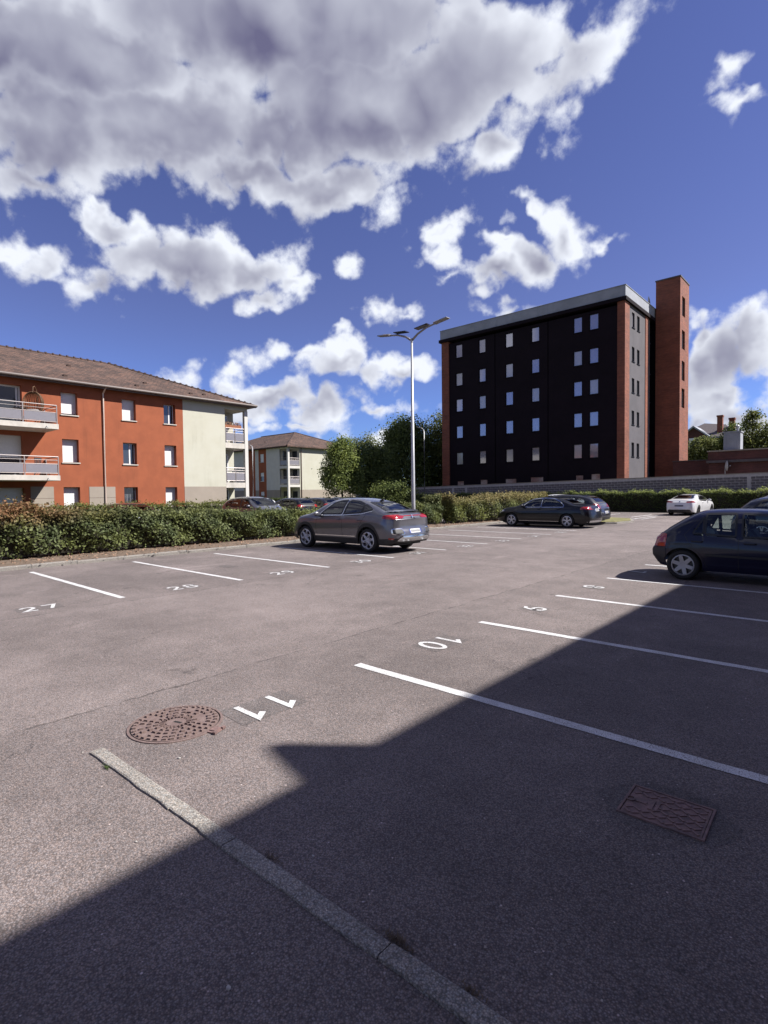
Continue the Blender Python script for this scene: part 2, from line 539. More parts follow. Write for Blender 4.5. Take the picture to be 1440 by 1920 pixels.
M_ASPH = asphalt('asphalt_worn', (0.212, 0.180, 0.168))
M_ASPH2 = asphalt('asphalt_plain', (0.20, 0.175, 0.165), seams=False)
M_PATCH = asphalt('asphalt_blackout', (0.160, 0.140, 0.132), seams=False)
M_PAINT = worn_paint()
M_CONC = asphalt('kerb_concrete', (0.315, 0.295, 0.262), seams=False)
M_GRASS = pm('grass_ground', (0.075, 0.105, 0.025), 0.95, color2=(0.16, 0.16, 0.06), vscale=2.5, bump=0.8, bscale=30)
M_SOIL = pm('leaf_litter_soil', (0.20, 0.14, 0.10), 0.95, color2=(0.10, 0.07, 0.05), vscale=14, bump=1.0, bscale=45)
M_IRON = pm('cast_iron_rusty', (0.255, 0.185, 0.168), 0.75, metal=0.3, color2=(0.19, 0.13, 0.12), vscale=18, bump=0.4, bscale=120)
M_IRON2 = pm('cast_iron_dark', (0.27, 0.165, 0.15), 0.75, metal=0.1, color2=(0.14, 0.095, 0.09), vscale=16, bump=0.4, bscale=120)
M_GAP = pm('dark_gap', (0.012, 0.011, 0.011), 0.95)
M_RED = pm('terracotta_render', (0.325, 0.089, 0.036), 0.92, color2=(0.275, 0.074, 0.030), vscale=1.3, streak=0.45, bump=0.35, bscale=55)
M_CREAM = pm('cream_render', (0.52, 0.51, 0.425), 0.92, color2=(0.49, 0.475, 0.385), vscale=0.9, streak=0.35, bump=0.35, bscale=55)
M_PLINTH = pm('beige_plinth', (0.34, 0.29, 0.24), 0.92, var=0.1, vscale=1.2, bump=0.35, bscale=55)
M_WHITEREND = pm('white_render', (0.62, 0.60, 0.56), 0.9, var=0.08, vscale=1.5, bump=0.2, bscale=55)
M_SLAB = pm('balcony_concrete', (0.60, 0.56, 0.50), 0.9, var=0.2, vscale=2.2, streak=0.5, bump=0.3, bscale=40)
M_ROOF = roof_mat('brown_tiles', (0.122, 0.066, 0.046), (0.070, 0.042, 0.032))
M_RIDGE = pm('ridge_tiles', (0.075, 0.042, 0.032), 0.9, var=0.4, vscale=5, bump=0.5, bscale=40)
M_PVC = pm('white_pvc', (0.78, 0.78, 0.78), 0.45)
M_SHUT = pm('white_shutter', (0.80, 0.80, 0.79), 0.5)
M_GUTTER = pm('beige_gutter', (0.15, 0.118, 0.105), 0.6)
M_ALU = pm('rail_aluminium', (0.36, 0.32, 0.31), 0.4, metal=0.4)
M_FROST = pm('frosted_panel', (0.235, 0.225, 0.25), 0.3)
M_PANE = pm('window_pane', (0.045, 0.05, 0.06), 0.03, spec=1.0)
M_PANE2 = pm('mirror_pane', (0.36, 0.35, 0.40), 0.06, metal=0.55)
M_DARKREND = pm('black_cladding', (0.012, 0.007, 0.011), 0.8, spec=0.12, var=0.25, vscale=0.7, bump=0.2, bscale=30)
M_GREYREND = pm('grey_render', (0.105, 0.095, 0.108), 0.9, color2=(0.082, 0.075, 0.086), vscale=0.6, streak=0.5, bump=0.3, bscale=40)
M_BAND = pm('concrete_band', (0.34, 0.355, 0.40), 0.85, color2=(0.27, 0.285, 0.32), vscale=0.8, streak=0.4, bump=0.3, bscale=20)
M_BRICK = brick_mat('red_brick', (0.275, 0.074, 0.034), (0.19, 0.050, 0.027), (0.17, 0.085, 0.06))
M_BRICK2 = brick_mat('dark_red_brick', (0.12, 0.032, 0.026), (0.085, 0.024, 0.021), (0.085, 0.045, 0.042))
M_BLOCK = pm('concrete_block', (0.215, 0.19, 0.20), 0.95, var=0.4, vscale=5, bump=0.7, bscale=40)
M_MORTAR = pm('block_mortar', (0.54, 0.50, 0.49), 0.95, var=0.2, vscale=6, bump=0.5, bscale=60)
M_SLATE = pm('slate_roof', (0.10, 0.08, 0.085), 0.7, var=0.3, vscale=4, bump=0.5, bscale=20)
M_STEEL = pm('galvanised_steel', (0.52, 0.52, 0.54), 0.45, metal=0.35, var=0.15, vscale=6)
M_STEELD = pm('lamp_head_steel', (0.25, 0.24, 0.24), 0.4, metal=0.5)
M_SOLAR = pm('solar_panel', (0.03, 0.03, 0.05), 0.2)
M_BARK = pm('bark', (0.085, 0.065, 0.05), 0.95, var=0.4, vscale=8, bump=0.9, bscale=25)
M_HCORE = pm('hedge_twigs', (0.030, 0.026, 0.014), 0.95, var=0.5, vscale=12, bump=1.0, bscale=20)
M_RATTAN = pm('rattan', (0.16, 0.085, 0.04), 0.7, var=0.3, vscale=20)
M_DRY = pm('dry_leaf', (0.42, 0.26, 0.17), 0.9, color2=(0.22, 0.13, 0.08), vscale=30)

# ------------------------------------------------------------------ mesh helpers


class MB:
    def __init__(self):
        self.v = []
        self.f = []
        self.mi = []
        self.cur = 0

    def add(self, vs, fs):
        o = len(self.v)
        self.v.extend([tuple(p) for p in vs])
        for f in fs:
            self.f.append(tuple(i + o for i in f))
            self.mi.append(self.cur)
        return self

    def box(self, x0, x1, y0, y1, z0, z1):
        vs = [(x0, y0, z0), (x1, y0, z0), (x1, y1, z0), (x0, y1, z0),
              (x0, y0, z1), (x1, y0, z1), (x1, y1, z1), (x0, y1, z1)]
        return self.add(vs, [(0, 3, 2, 1), (4, 5, 6, 7), (0, 1, 5, 4), (1, 2, 6, 5), (2, 3, 7, 6), (3, 0, 4, 7)])

    def quad(self, a, b, c, d):
        return self.add([a, b, c, d], [(0, 1, 2, 3)])

    def tube(self, pts, rad, seg=8, cap=True):
        pts = [Vector(p) for p in pts]
        n = len(pts)
        rads = rad if isinstance(rad, (list, tuple)) else [rad] * n
        rings = []
        up = Vector((0, 0, 1))
        for i, p in enumerate(pts):
            d = (pts[min(i + 1, n - 1)] - pts[max(i - 1, 0)]).normalized()
            a = d.cross(up)
            if a.length < 1e-3:
                a = d.cross(Vector((1, 0, 0)))
            a.normalize()
            b = a.cross(d).normalized()
            rings.append([p + (a * math.cos(2 * math.pi * k / seg) + b * math.sin(2 * math.pi * k / seg)) * rads[i]
                          for k in range(seg)])
        vs = [q for r in rings for q in r]
        fs = []
        for i in range(n - 1):
            for k in range(seg):
                k2 = (k + 1) % seg
                fs.append((i * seg + k, i * seg + k2, (i + 1) * seg + k2, (i + 1) * seg + k))
        if cap:
            fs.append(tuple(range(seg)))
            fs.append(tuple((n - 1) * seg + k for k in range(seg)))
        return self.add(vs, fs)

    def lathe(self, prof, seg=24, axis='z', center=(0, 0, 0)):
        vs = []
        for r, h in prof:
            for k in range(seg):
                a = 2 * math.pi * k / seg
                c, s = r * math.cos(a), r * math.sin(a)
                if axis == 'z':
                    vs.append((center[0] + c, center[1] + s, center[2] + h))
                elif axis == 'y':
                    vs.append((center[0] + c, center[1] + h, center[2] + s))
                else:
                    vs.append((center[0] + h, center[1] + c, center[2] + s))
        fs = []
        for i in range(len(prof) - 1):
            for k in range(seg):
                k2 = (k + 1) % seg
                fs.append((i * seg + k, i * seg + k2, (i + 1) * seg + k2, (i + 1) * seg + k))
        return self.add(vs, fs)

    def prism(self, poly, axis, a0, a1):
        """extrude a polygon: axis 'x': poly in (y,z); 'y': (x,z); 'z': (x,y)"""
        def P(p, a):
            return {'x': (a, p[0], p[1]), 'y': (p[0], a, p[1]), 'z': (p[0], p[1], a)}[axis]
        n = len(poly)
        vs = [P(p, a0) for p in poly] + [P(p, a1) for p in poly]
        fs = [tuple(range(n)), tuple(range(2 * n - 1, n - 1, -1))]
        for i in range(n):
            j = (i + 1) % n
            fs.append((i, i + n, j + n, j))
        return self.add(vs, fs)

    def mesh(self, name, mats, smooth=False, fix=True):
        me = bpy.data.meshes.new(name)
        me.from_pydata(self.v, [], self.f)
        for m in (mats if isinstance(mats, (list, tuple)) else [mats]):
            me.materials.append(m)
        if any(self.mi):
            me.polygons.foreach_set('material_index', self.mi)
        if fix:
            bm = bmesh.new()
            bm.from_mesh(me)
            bmesh.ops.recalc_face_normals(bm, faces=bm.faces)
            bm.to_mesh(me)
            bm.free()
        if smooth:
            me.polygons.foreach_set('use_smooth', [True] * len(me.polygons))
        me.update()
        return me

    def build(self, name, mats, parent=None, smooth=False, loc=None, bevel=0.0, auto=None):
        return link(name, self.mesh(name, mats, smooth), parent, loc, bevel, auto)


def link(name, me, parent=None, loc=None, bevel=0.0, auto=None):
    o = bpy.data.objects.new(name, me)
    COL.objects.link(o)
    if parent is not None:
        o.parent = parent
    if loc is not None:
        o.location = loc
    if bevel:
        b = o.modifiers.new('bevel', 'BEVEL')
        b.width = bevel
        b.segments = 2
        b.limit_method = 'ANGLE'
    return o


def tag(o, label=None, cat=None, group=None, kind=None):
    if label:
        o['label'] = label
    if cat:
        o['category'] = cat
    if group:
        o['group'] = group
    if kind:
        o['kind'] = kind
    return o


def empty(name, loc=(0, 0, 0), rz=0.0, label=None, cat=None, group=None):
    o = bpy.data.objects.new(name, None)
    o.empty_display_size = 0.3
    COL.objects.link(o)
    o.location = loc
    o.rotation_euler = (0, 0, rz)
    return tag(o, label, cat, group)


def copy_tree(o, parent=None):
    c = o.copy()
    COL.objects.link(c)
    c.parent = parent
    for ch in o.children:
        copy_tree(ch, c)
    return c


def np_mesh(name, verts, quads, mat):
    me = bpy.data.meshes.new(name)
    nv, nf = len(verts), len(quads)
    k = quads.shape[1]
    me.vertices.add(nv)
    me.vertices.foreach_set('co', verts.astype(np.float32).ravel())
    me.loops.add(nf * k)
    me.loops.foreach_set('vertex_index', quads.astype(np.int32).ravel())
    me.polygons.add(nf)
    me.polygons.foreach_set('loop_start', np.arange(0, nf * k, k, dtype=np.int32))
    me.update(calc_edges=True)
    me.materials.append(mat)
    return me


def leaves(rng, pts, size, aspect=0.62, up=0.25, outward=None):
    """one bent rhombus leaf at each point"""
    n = len(pts)
    d = rng.normal(size=(n, 3))
    if outward is not None:
        d = d * 0.75 + outward * 0.8
    d[:, 2] += up
    d /= np.linalg.norm(d, axis=1, keepdims=True)
    a = rng.normal(size=(n, 3))
    s = np.cross(d, a)
    s /= np.linalg.norm(s, axis=1, keepdims=True) + 1e-9
    t = np.cross(d, s)
    L = (size * rng.uniform(0.65, 1.3, n))[:, None]
    w = L * aspect
    v0 = pts - t * L * 0.5
    v1 = pts + s * w * 0.5 + d * L * 0.10
    v2 = pts + t * L * 0.5
    v3 = pts - s * w * 0.5 + d * L * 0.10
    V = np.stack([v0, v1, v2, v3], 1).reshape(-1, 3)
    F = np.arange(4 * n).reshape(n, 4)
    return V, F


# ------------------------------------------------------------------ ground, lots, markings
def sheet(name, poly, z, mat, kind='structure', parent=None):
    mb = MB()
    mb.add([(x, y, z) for x, y in poly], [tuple(range(len(poly)))])
    o = mb.build(name, mat, parent)
    if kind and parent is None:
        tag(o, kind=kind)
    return o


ground = sheet('ground', [(-900, -900), (900, -900), (900, 900), (-900, 900)], -0.004, M_GRASS)
lot = sheet('parking_lot', [(-14.86, -14), (9, -14), (9, 44.2), (-22, 44.2), (-22, 33.6), (-14.86, 33.6)], 0.0, M_ASPH)
lot2 = sheet('rear_parking_lot', [(-31.5, -12), (-17.4, -12), (-17.4, 33.2), (-24, 33.2), (-24, 40), (-56, 40), (-56, 25), (-31.5, 25)], 0.0, M_ASPH2)

LY = [3.80, 6.11, 8.45, 10.74, 13.11, 15.45, 17.78, 20.2, 22.7, 25.1]
rnd = random.Random(4)


def bay_line(x0, x1, y, w=0.10):
    mb = MB()
    n = 26
    top, bot = [], []
    for i in range(n + 1):
        x = x0 + (x1 - x0) * i / n
        top.append((x, y + w / 2 + rnd.uniform(-0.004, 0.004), 0.004))
        bot.append((x, y - w / 2 + rnd.uniform(-0.004, 0.004), 0.004))
    vs = bot + top
    fs = [(i, i + 1, n + 2 + i, n + 1 + i) for i in range(n)]
    mb.add(vs, fs)
    return mb.build('bay_line', M_PAINT, lot)


for i, y in enumerate(LY):
    bay_line(-14.15 + rnd.uniform(-.05, .05), -9.28, y)
for y in (3.79, 6.08, 8.40, 10.69, 13.12, 15.45, 17.8, 20.1, 22.4):
    bay_line(-3.77, 1.25, y)


def arc(cx, cy, rx, ry, a0, a1, n=12):
    return [(cx + rx * math.cos(R(a0 + (a1 - a0) * k / n)), cy + ry * math.sin(R(a0 + (a1 - a0) * k / n))) for k in range(n + 1)]


STROKES = {
    '0': [arc(.3, .5, .27, .47, 0, 360, 26)],
    '1': [[(.06, .74), (.34, .97), (.34, .03)]],
    '2': [arc(.3, .70, .26, .27, 165, -25, 12) + [(.04, .03), (.58, .03)]],
    '3': [arc(.28, .74, .25, .23, 150, -80, 10) + arc(.28, .27, .28, .25, 80, -150, 12)],
    '4': [[(.46, .03), (.46, .97), (.02, .30), (.60, .30)]],
    '5': [[(.54, .97), (.10, .97), (.06, .55)] + arc(.28, .32, .28, .29, 120, -150, 12)],
    '7': [[(.02, .97), (.58, .97), (.22, .03)]],
    '8': [arc(.3, .74, .22, .22, 0, 360, 18), arc(.3, .27, .27, .25, 0, 360, 20)],
    '9': [arc(.3, .70, .26, .26, 0, 360, 20), [(.56, .70), (.54, .40), (.40, .12), (.16, .03)]],
}


def number_mesh(s, h=0.335, stroke=0.0255, pitch=0.30):
    """stencilled digits: flat strokes of even width, centred on the origin"""
    mb = MB()
    n = len(s)
    for i, ch in enumerate(s):
        ox = (i - (n - 1) / 2) * pitch
        for pl in STROKES[ch]:
            P = np.array([(ox + (x - .3) * h * .95, (y - .5) * h) for x, y in pl])
            closed = np.linalg.norm(P[0] - P[-1]) < 1e-4
            m = len(P)
            L, Rr = [], []
            for k in range(m):
                a = P[k - 1] if k > 0 else (P[m - 2] if closed else P[k])
                b = P[k + 1] if k < m - 1 else (P[1] if closed else P[k])
                da, db = P[k] - a, b - P[k]
                da = da / (np.linalg.norm(da) + 1e-9)
                db = db / (np.linalg.norm(db) + 1e-9)
                if np.linalg.norm(da) < .5:
                    da = db
                if np.linalg.norm(db) < .5:
                    db = da
                t = da + db
                t /= np.linalg.norm(t) + 1e-9
                nn = np.array([-t[1], t[0]])
                c = max(.45, float(nn @ np.array([-da[1], da[0]])))
                L.append(P[k] + nn * stroke / c)
                Rr.append(P[k] - nn * stroke / c)
            vs = [(q[0], q[1], 0) for q in L] + [(q[0], q[1], 0) for q in Rr]
            mb.add(vs, [(k, k + 1, m + k + 1, m + k) for k in range(m - 1)])
    return mb.mesh('bay_number', M_PAINT)


def bay_number(s, x, y, left):
    o = link('bay_number', number_mesh(s), lot, (x, y, 0.006))
    o.rotation_euler = (0, 0, R(90) if left else R(-90))
    w = 0.30 if len(s) > 1 else 0.16
    sheet('blackout_patch', [(x - .19, y - w), (x + .18, y - w - .02), (x + .19, y + w), (x - .18, y + w + .02)], 0.002, M_PATCH, parent=lot)


for s, y in (('27', 2.63), ('28', 4.95), ('29', 7.25), ('30', 9.68), ('31', 12.0), ('32', 14.38), ('33', 16.7), ('34', 19.1), ('35', 21.5)):
    bay_number(s, -9.45, y, True)
for s, y in (('11', 2.55), ('10', 4.95), ('9', 7.27), ('8', 9.55), ('7', 11.91)):
    bay_number(s, -3.59, y, False)
# dark repair and far accessible bay box
sheet('asphalt_repair', [(-11.6, 6.95), (-11.15, 6.95), (-11.1, 7.25), (-11.65, 7.22)], 0.004, M_PATCH, parent=lot)
for (x0, x1, y0, y1) in ((-10.45, -10.33, 33.8, 40.2), (-9.92, -9.80, 33.6, 36.4), (-11.2, -11.08, 35.8, 40.2), (-13.6, -13.48, 35.5, 41), (-10.33, -9.92, 33.8, 33.95), (-11.08, -10.45, 38.0, 38.15)):
    sheet('bay_line', [(x0, y0), (x1, y0), (x1, y1), (x0, y1)], 0.004, M_PAINT, parent=lot)

# flush concrete edging in the foreground, one object per stone
edging = empty('concrete_edging', (0, 0, 0))
tag(edging, kind='structure')
ex = [-3.82, -2.80, -2.30, -1.31, -0.35, 0.65, 1.65]
for i in range(len(ex) - 1):
    mb = MB()
    n = 9
    x0, x1 = ex[i] + 0.004, ex[i + 1] - 0.004
    vs = []
    for k in range(n + 1):
        x = x0 + (x1 - x0) * k / n
        yl = 1.325 + 0.03 * (x + 3.8) + rnd.uniform(-.007, .003)
        yu = 1.412 + 0.03 * (x + 3.8) + rnd.uniform(-.002, .002)
        z = 0.014 + (0.004 if i == 3 else 0)
        vs += [(x, yl, -.05), (x, yl + .004, z - .004), (x, yl + .012, z), (x, yu - .008, z), (x, yu, z - .006), (x, yu, -.05)]
    fs = []
    for k in range(n):
        for j in range(5):
            a = k * 6 + j
            fs.append((a, a + 1, a + 7, a + 6))
    fs += [tuple(range(6)), tuple(n * 6 + j for j in range(6))]
    mb.add(vs, fs)
    mb.build('edging_stone', M_CONC, edging)

# kerb stones along the hedge, each a stone
kerb = empty('kerb', (0, 0, 0))
tag(kerb, kind='structure')
km = None
for i in range(46):
    y = -8 + i
    if y > 32.5:
        break
    if km is None:
        k = MB()
        k.prism([(-0.06, -.05), (0.06, -.05), (0.06, 0.085), (0.045, 0.105), (-0.06, 0.105)], 'y', 0.005, 0.995)
        km = k.mesh('kerb_stone', M_CONC)
    o = link('kerb_stone', km, kerb, (-14.92 + rnd.uniform(-.008, .008), y, rnd.uniform(-.02, 0)))
strip = MB()
ys = np.linspace(-8, 33, 120)
xs_ = np.linspace(-14.98, -17.4, 10)
vs, fs = [], []
rs = random.Random(8)
for iy, y in enumerate(ys):
    for ix, x in enumerate(xs_):
        vs.append((x, y, 0.075 + 0.05 * math.sin(min(1, ix / 5) * 1.57) + rs.uniform(-.015, .02)))
for iy in range(119):
    for ix in range(9):
        a = iy * 10 + ix
        fs.append((a, a + 1, a + 11, a + 10))
strip.add(vs, fs)
tag(strip.build('planting_strip', M_SOIL, smooth=True), kind='structure')
# dry leaves on that strip
rng = np.random.default_rng(3)
n = 2600
pts = np.stack([rng.uniform(-16.3, -14.75, n), rng.uniform(-2, 32, n), np.full(n, .15)], 1)
pts[:, 2] = np.where(pts[:, 0] > -14.98, .112, .135) + rng.uniform(0, .02, n)
V, F = leaves(rng, pts, 0.055, up=2.0)
lit = link('leaf_litter', np_mesh('leaf_litter', V, F, M_DRY))
tag(lit, 'dry brown fallen leaves along the kerb under the hedge', 'leaf litter', kind='stuff')

# ------------------------------------------------------------------ iron covers, debris
def manhole():
    root = empty('manhole_cover', (-3.83, 1.93, 0.0), R(20), 'round rusty cast iron manhole cover in the asphalt beside number eleven', 'manhole cover')
    mb = MB()
    mb.lathe([(0.335, -0.01), (0.335, 0.007), (0.318, 0.008), (0.318, -0.01)], 56)
    mb.build('frame_ring', M_IRON, root, smooth=False)
    d = MB()
    d.lathe([(0.308, -0.01), (0.308, 0.007), (0.0001, 0.007)], 56)
    disc = d.build('cover_plate', M_IRON, root)
    g = MB()
    g.add([(0.335 * math.cos(a), 0.335 * math.sin(a), 0.0015) for a in np.linspace(0, 6.283, 57)[:-1]], [tuple(range(56))])
    g.build('gap', M_GAP, root)
    rr = random.Random(2)
    for ring, (r, cnt, w, l) in enumerate(((0.285, 34, 0.026, 0.022), (0.238, 28, 0.028, 0.028), (0.185, 22, 0.028, 0.026), (0.135, 16, 0.026, 0.026), (0.095, 22, 0.010, 0.028))):
        for k in range(cnt):
            if ring in (1, 2) and rr.random() < 0.16:
                continue
            a = 2 * math.pi * (k + rr.uniform(-.12, .12)) / cnt
            c, s = math.cos(a), math.sin(a)
            m = MB()
            ww = w * rr.uniform(.7, 1.15)
            m.box(r - l / 2, r + l / 2, -ww / 2, ww / 2, 0.007, 0.020)
            o = m.build('tread_stud', M_IRON, disc)
            o.rotation_euler = (0, 0, a)
    m = MB()
    m.lathe([(0.07, 0.007), (0.07, 0.013), (0.06, 0.0135), (0.0001, 0.0135)], 24)
    m.build('centre_boss', M_IRON, root)
    h = MB()
    h.box(0.325, 0.40, -0.05, 0.05, 0.002, 0.010)
    h.box(0.33, 0.385, -0.028, 0.028, 0.0101, 0.016)
    h.box(0.385, 0.405, -0.06, -0.03, 0.002, 0.02)
    h.box(0.385, 0.405, 0.03, 0.06, 0.002, 0.02)
    h.build('hinge', M_IRON2, root)
    k = MB()
    k.box(-0.02, 0.05, -0.012, 0.012, 0.0136, 0.0142)
    k.build('key_slot', M_GAP, root)


manhole()


def rect_cover():
    root = empty('access_cover', (-0.775, 3.08, 0.0), R(1.5), 'small rectangular iron access cover with raised tread in the shaded bay', 'access cover')
    mb = MB()
    W, H = 0.205, 0.165
    for (x0, x1, y0, y1) in ((-W, W, H - .012, H), (-W, W, -H, -H + .012), (-W, -W + .012, -H + .012, H - .012), (W - .012, W, -H + .012, H - .012)):
        mb.box(x0, x1, y0, y1, -0.01, 0.009)
    mb.build('frame', M_IRON2, root)
    g = MB()
    g.box(-W + .0121, W - .0121, -H + .0121, H - .0121, -0.01, 0.0015)
    g.build('gap', M_GAP, root)
    p = MB()
    p.box(-W + .016, W - .016, -H + .016, H - .016, -0.005, 0.005)
    plate = p.build('cover_plate', M_IRON2, root)
    for i in range(9):
        for j in range(7):
            x = -W + .045 + i * (2 * W - .09) / 8
            y = -H + .04 + j * (2 * H - .08) / 6
            if i < 3 and 2 <= j <= 4:
                continue
            m = MB()
            m.box(-.019, .019, -.006, .006, 0.005, 0.0095)
            o = m.build('tread_rib', M_IRON2, plate, loc=(x, y, 0))
            o.rotation_euler = (0, 0, R(38 if (i + j) % 2 else -38))
    m = MB()
    m.box(-.05, -.035, -.05, .05, .005, .011)
    m.box(-.08, -.06, -.05, .05, .005, .010)
    m.build('name_bar', M_IRON2, root)
    k = MB()
    k.lathe([(0.026, 0.004), (0.026, .012), (0.017, .012), (0.017, .004)], 16, center=(-W + .028, 0, 0))
    k.box(-W + .056, -W + .11, -.011, .011, .004, .011)
    k.build('lifting_key', M_IRON2, root)


rect_cover()
rp = random.Random(12)
sheet('asphalt_repair', [(-0.775 + (.33 + rp.uniform(-.05, .06)) * math.cos(a), 3.08 + (.27 + rp.uniform(-.05, .05)) * math.sin(a)) for a in np.linspace(0, 6.28, 22)[:-1]], 0.001, M_PATCH, parent=lot)


def stone(loc, size, seed, label):
    rr = random.Random(seed)
    bm = bmesh.new()
    bmesh.ops.create_icosphere(bm, subdivisions=1, radius=1.0)
    for v in bm.verts:
        v.co *= rr.uniform(0.65, 1.15)
        v.co.x *= size
        v.co.y *= size * 0.75
        v.co.z *= size * 0.5
    me = bpy.data.meshes.new('pebble')
    bm.to_mesh(me)
    bm.free()
    me.materials.append(pm('pale_pebble', (0.55, 0.52, 0.48), 0.8, var=0.3, vscale=30))
    o = link('pebble', me, None, (loc[0], loc[1], size * 0.3))
    tag(o, label, 'pebble')


stone((-3.30, 1.68), 0.014, 1, 'small pale pebble on asphalt between manhole cover and concrete edging')
stone((-1.92, 1.62), 0.010, 2, 'tiny white pebble in the shade just beyond the concrete edging')
stone((-2.66, 1.12), 0.010, 3, 'tiny pale pebble lying in sun at the shadow edge, before the edging')
stone((-1.62, 0.98), 0.012, 5, 'flat grey pebble in deep shade in the near foreground')


def tuft(loc, n, size, seed, mat, name, label, cat):
    rr = np.random.default_rng(seed)
    mb = MB()
    for i in range(n):
        a = rr.uniform(0, 6.28)
        b = rr.uniform(0, .05)
        x, y = loc[0] + rr.normal() * size * 1.1, loc[1] + rr.normal() * size * .22
        h = size * rr.uniform(.35, 1)
        dx, dy = math.cos(a) * h * .9, math.sin(a) * h * .9
        w = 0.0022
        mb.add([(x - w, y, 0.003), (x + w, y, 0.003), (x + dx * .5 + w, y + dy * .5, h * .6), (x + dx * .5 - w, y + dy * .5, h * .6), (x + dx, y + dy, h * .75)],
               [(0, 1, 2, 3), (3, 2, 4)])
    o = mb.build(name, mat)
    tag(o, label, cat, kind='stuff')


M_STRAW = pm('dry_straw', (0.20, 0.145, 0.10), 0.95, var=0.4, vscale=40)
M_WEED = pm('weed_green', (0.10, 0.16, 0.03), 0.9, var=0.4, vscale=40)
gr = np.random.default_rng(44)
n_ = 900
gp = np.stack([gr.uniform(-9, 1.2, n_), gr.uniform(.4, 14, n_), np.full(n_, .006)], 1)
V, F = leaves(gr, gp, .011, aspect=.8, up=3.0)
tag(link('grit', np_mesh('grit', V, F, pm('grit_pale', (.50, .46, .42), .9, color2=(.22, .17, .13), vscale=3.0))),
    'scattered pale grit and leaf crumbs lying on the asphalt', 'grit', kind='stuff')
tuft((-1.30, 1.505), 110, 0.035, 1, M_STRAW, 'dry_grass', 'dry grass tuft growing beside a joint of the concrete edging', 'dry grass')
tuft((-2.06, 1.485), 45, 0.028, 2, M_STRAW, 'dry_grass', 'sparse withered grass along the middle of the concrete edging', 'dry grass')
tuft((-0.98, 1.515), 40, 0.025, 3, M_STRAW, 'dry_grass', 'dry grass wisps beside the nearest edging stone', 'dry grass')
tuft((-3.54, 1.318), 70, 0.018, 4, M_WEED, 'weed', 'small green weed at the sunlit end of the concrete edging', 'weed')

# ------------------------------------------------------------------ facade helper


def facade(fn, u0, u1, z0, z1, holes, depth):
    """wall face with openings; fn(u, z, d) -> point, d = depth into the wall"""
    us = sorted(set([u0, u1] + [h[0] for h in holes] + [h[1] for h in holes]))
    zs = sorted(set([z0, z1] + [h[2] for h in holes] + [h[3] for h in holes]))
    us = [u for u in us if u0 <= u <= u1]
    zs = [z for z in zs if z0 <= z <= z1]
    mb = MB()
    for i in range(len(us) - 1):
        for j in range(len(zs) - 1):
            cu, cz = (us[i] + us[i + 1]) / 2, (zs[j] + zs[j + 1]) / 2
            if any(h[0] < cu < h[1] and h[2] < cz < h[3] for h in holes):
                continue
            mb.quad(fn(us[i], zs[j], 0), fn(us[i + 1], zs[j], 0), fn(us[i + 1], zs[j + 1], 0), fn(us[i], zs[j + 1], 0))
    for a, b, c, d in holes:
        for (p, q) in (((a, c), (b, c)), ((b, c), (b, d)), ((b, d), (a, d)), ((a, d), (a, c))):
            mb.quad(fn(p[0], p[1], 0), fn(q[0], q[1], 0), fn(q[0], q[1], depth), fn(p[0], p[1], depth))
    return mb


def fbox(mb, fn, u0, u1, z0, z1, d0, d1):
    P = [fn(u, z, d) for d in (d0, d1) for (u, z) in ((u0, z0), (u1, z0), (u1, z1), (u0, z1))]
    mb.add(P, [(0, 1, 2, 3), (7, 6, 5, 4), (0, 4, 5, 1), (1, 5, 6, 2), (2, 6, 7, 3), (3, 7, 4, 0)])
    return mb


def window(parent, fn, u0, u1, z0, z1, depth, kind='pane', frame_mat=None, pane_mat=None, sill=True, fw=0.05, mull=None, shut=1.0):
    fm = frame_mat or M_PVC
    mb = MB()
    a, b = depth - 0.05, depth - 0.005
    fbox(mb, fn, u0 + .003, u0 + fw, z0 + .003, z1 - .003, a, b)
    fbox(mb, fn, u1 - fw, u1 - .003, z0 + .003, z1 - .003, a, b)
    fbox(mb, fn, u0 + fw, u1 - fw, z0 + .003, z0 + fw, a, b)
    fbox(mb, fn, u0 + fw, u1 - fw, z1 - fw, z1 - .003, a, b)
    if mull:
        for m in mull:
            um = u0 + (u1 - u0) * m
            fbox(mb, fn, um - .04, um + .04, z0 + fw, z1 - fw, a - .006, b - .006)
    w = mb.build('window', fm, parent)
    p = MB()
    fbox(p, fn, u0 + fw - .01, u1 - fw + .01, z0 + fw - .01, z1 - fw + .01, depth - .03, depth - .012)
    p.build('pane', pane_mat or M_PANE, w)
    if kind == 'shutter':
        s = MB()
        top = z1 - .004
        bot = z0 + .004 + (1 - shut) * (z1 - z0)
        h = 0.052
        nsl = int((top - bot) / h)
        for i in range(nsl):
            fbox(s, fn, u0 + .006, u1 - .006, top - (i + 1) * h + .006, top - i * h, depth - .085, depth - .070)
        fbox(s, fn, u0 + .006, u1 - .006, top - nsl * h, top, depth - .074, depth - .064)
        s.build('shutter', M_SHUT, w)
    if sill:
        s = MB()
        fbox(s, fn, u0 - .05, u1 + .05, z0 - .055, z0 - .002, -.06, -.002)
        s.build('sill', M_SLAB if fm is M_PVC else fm, w)
    return w


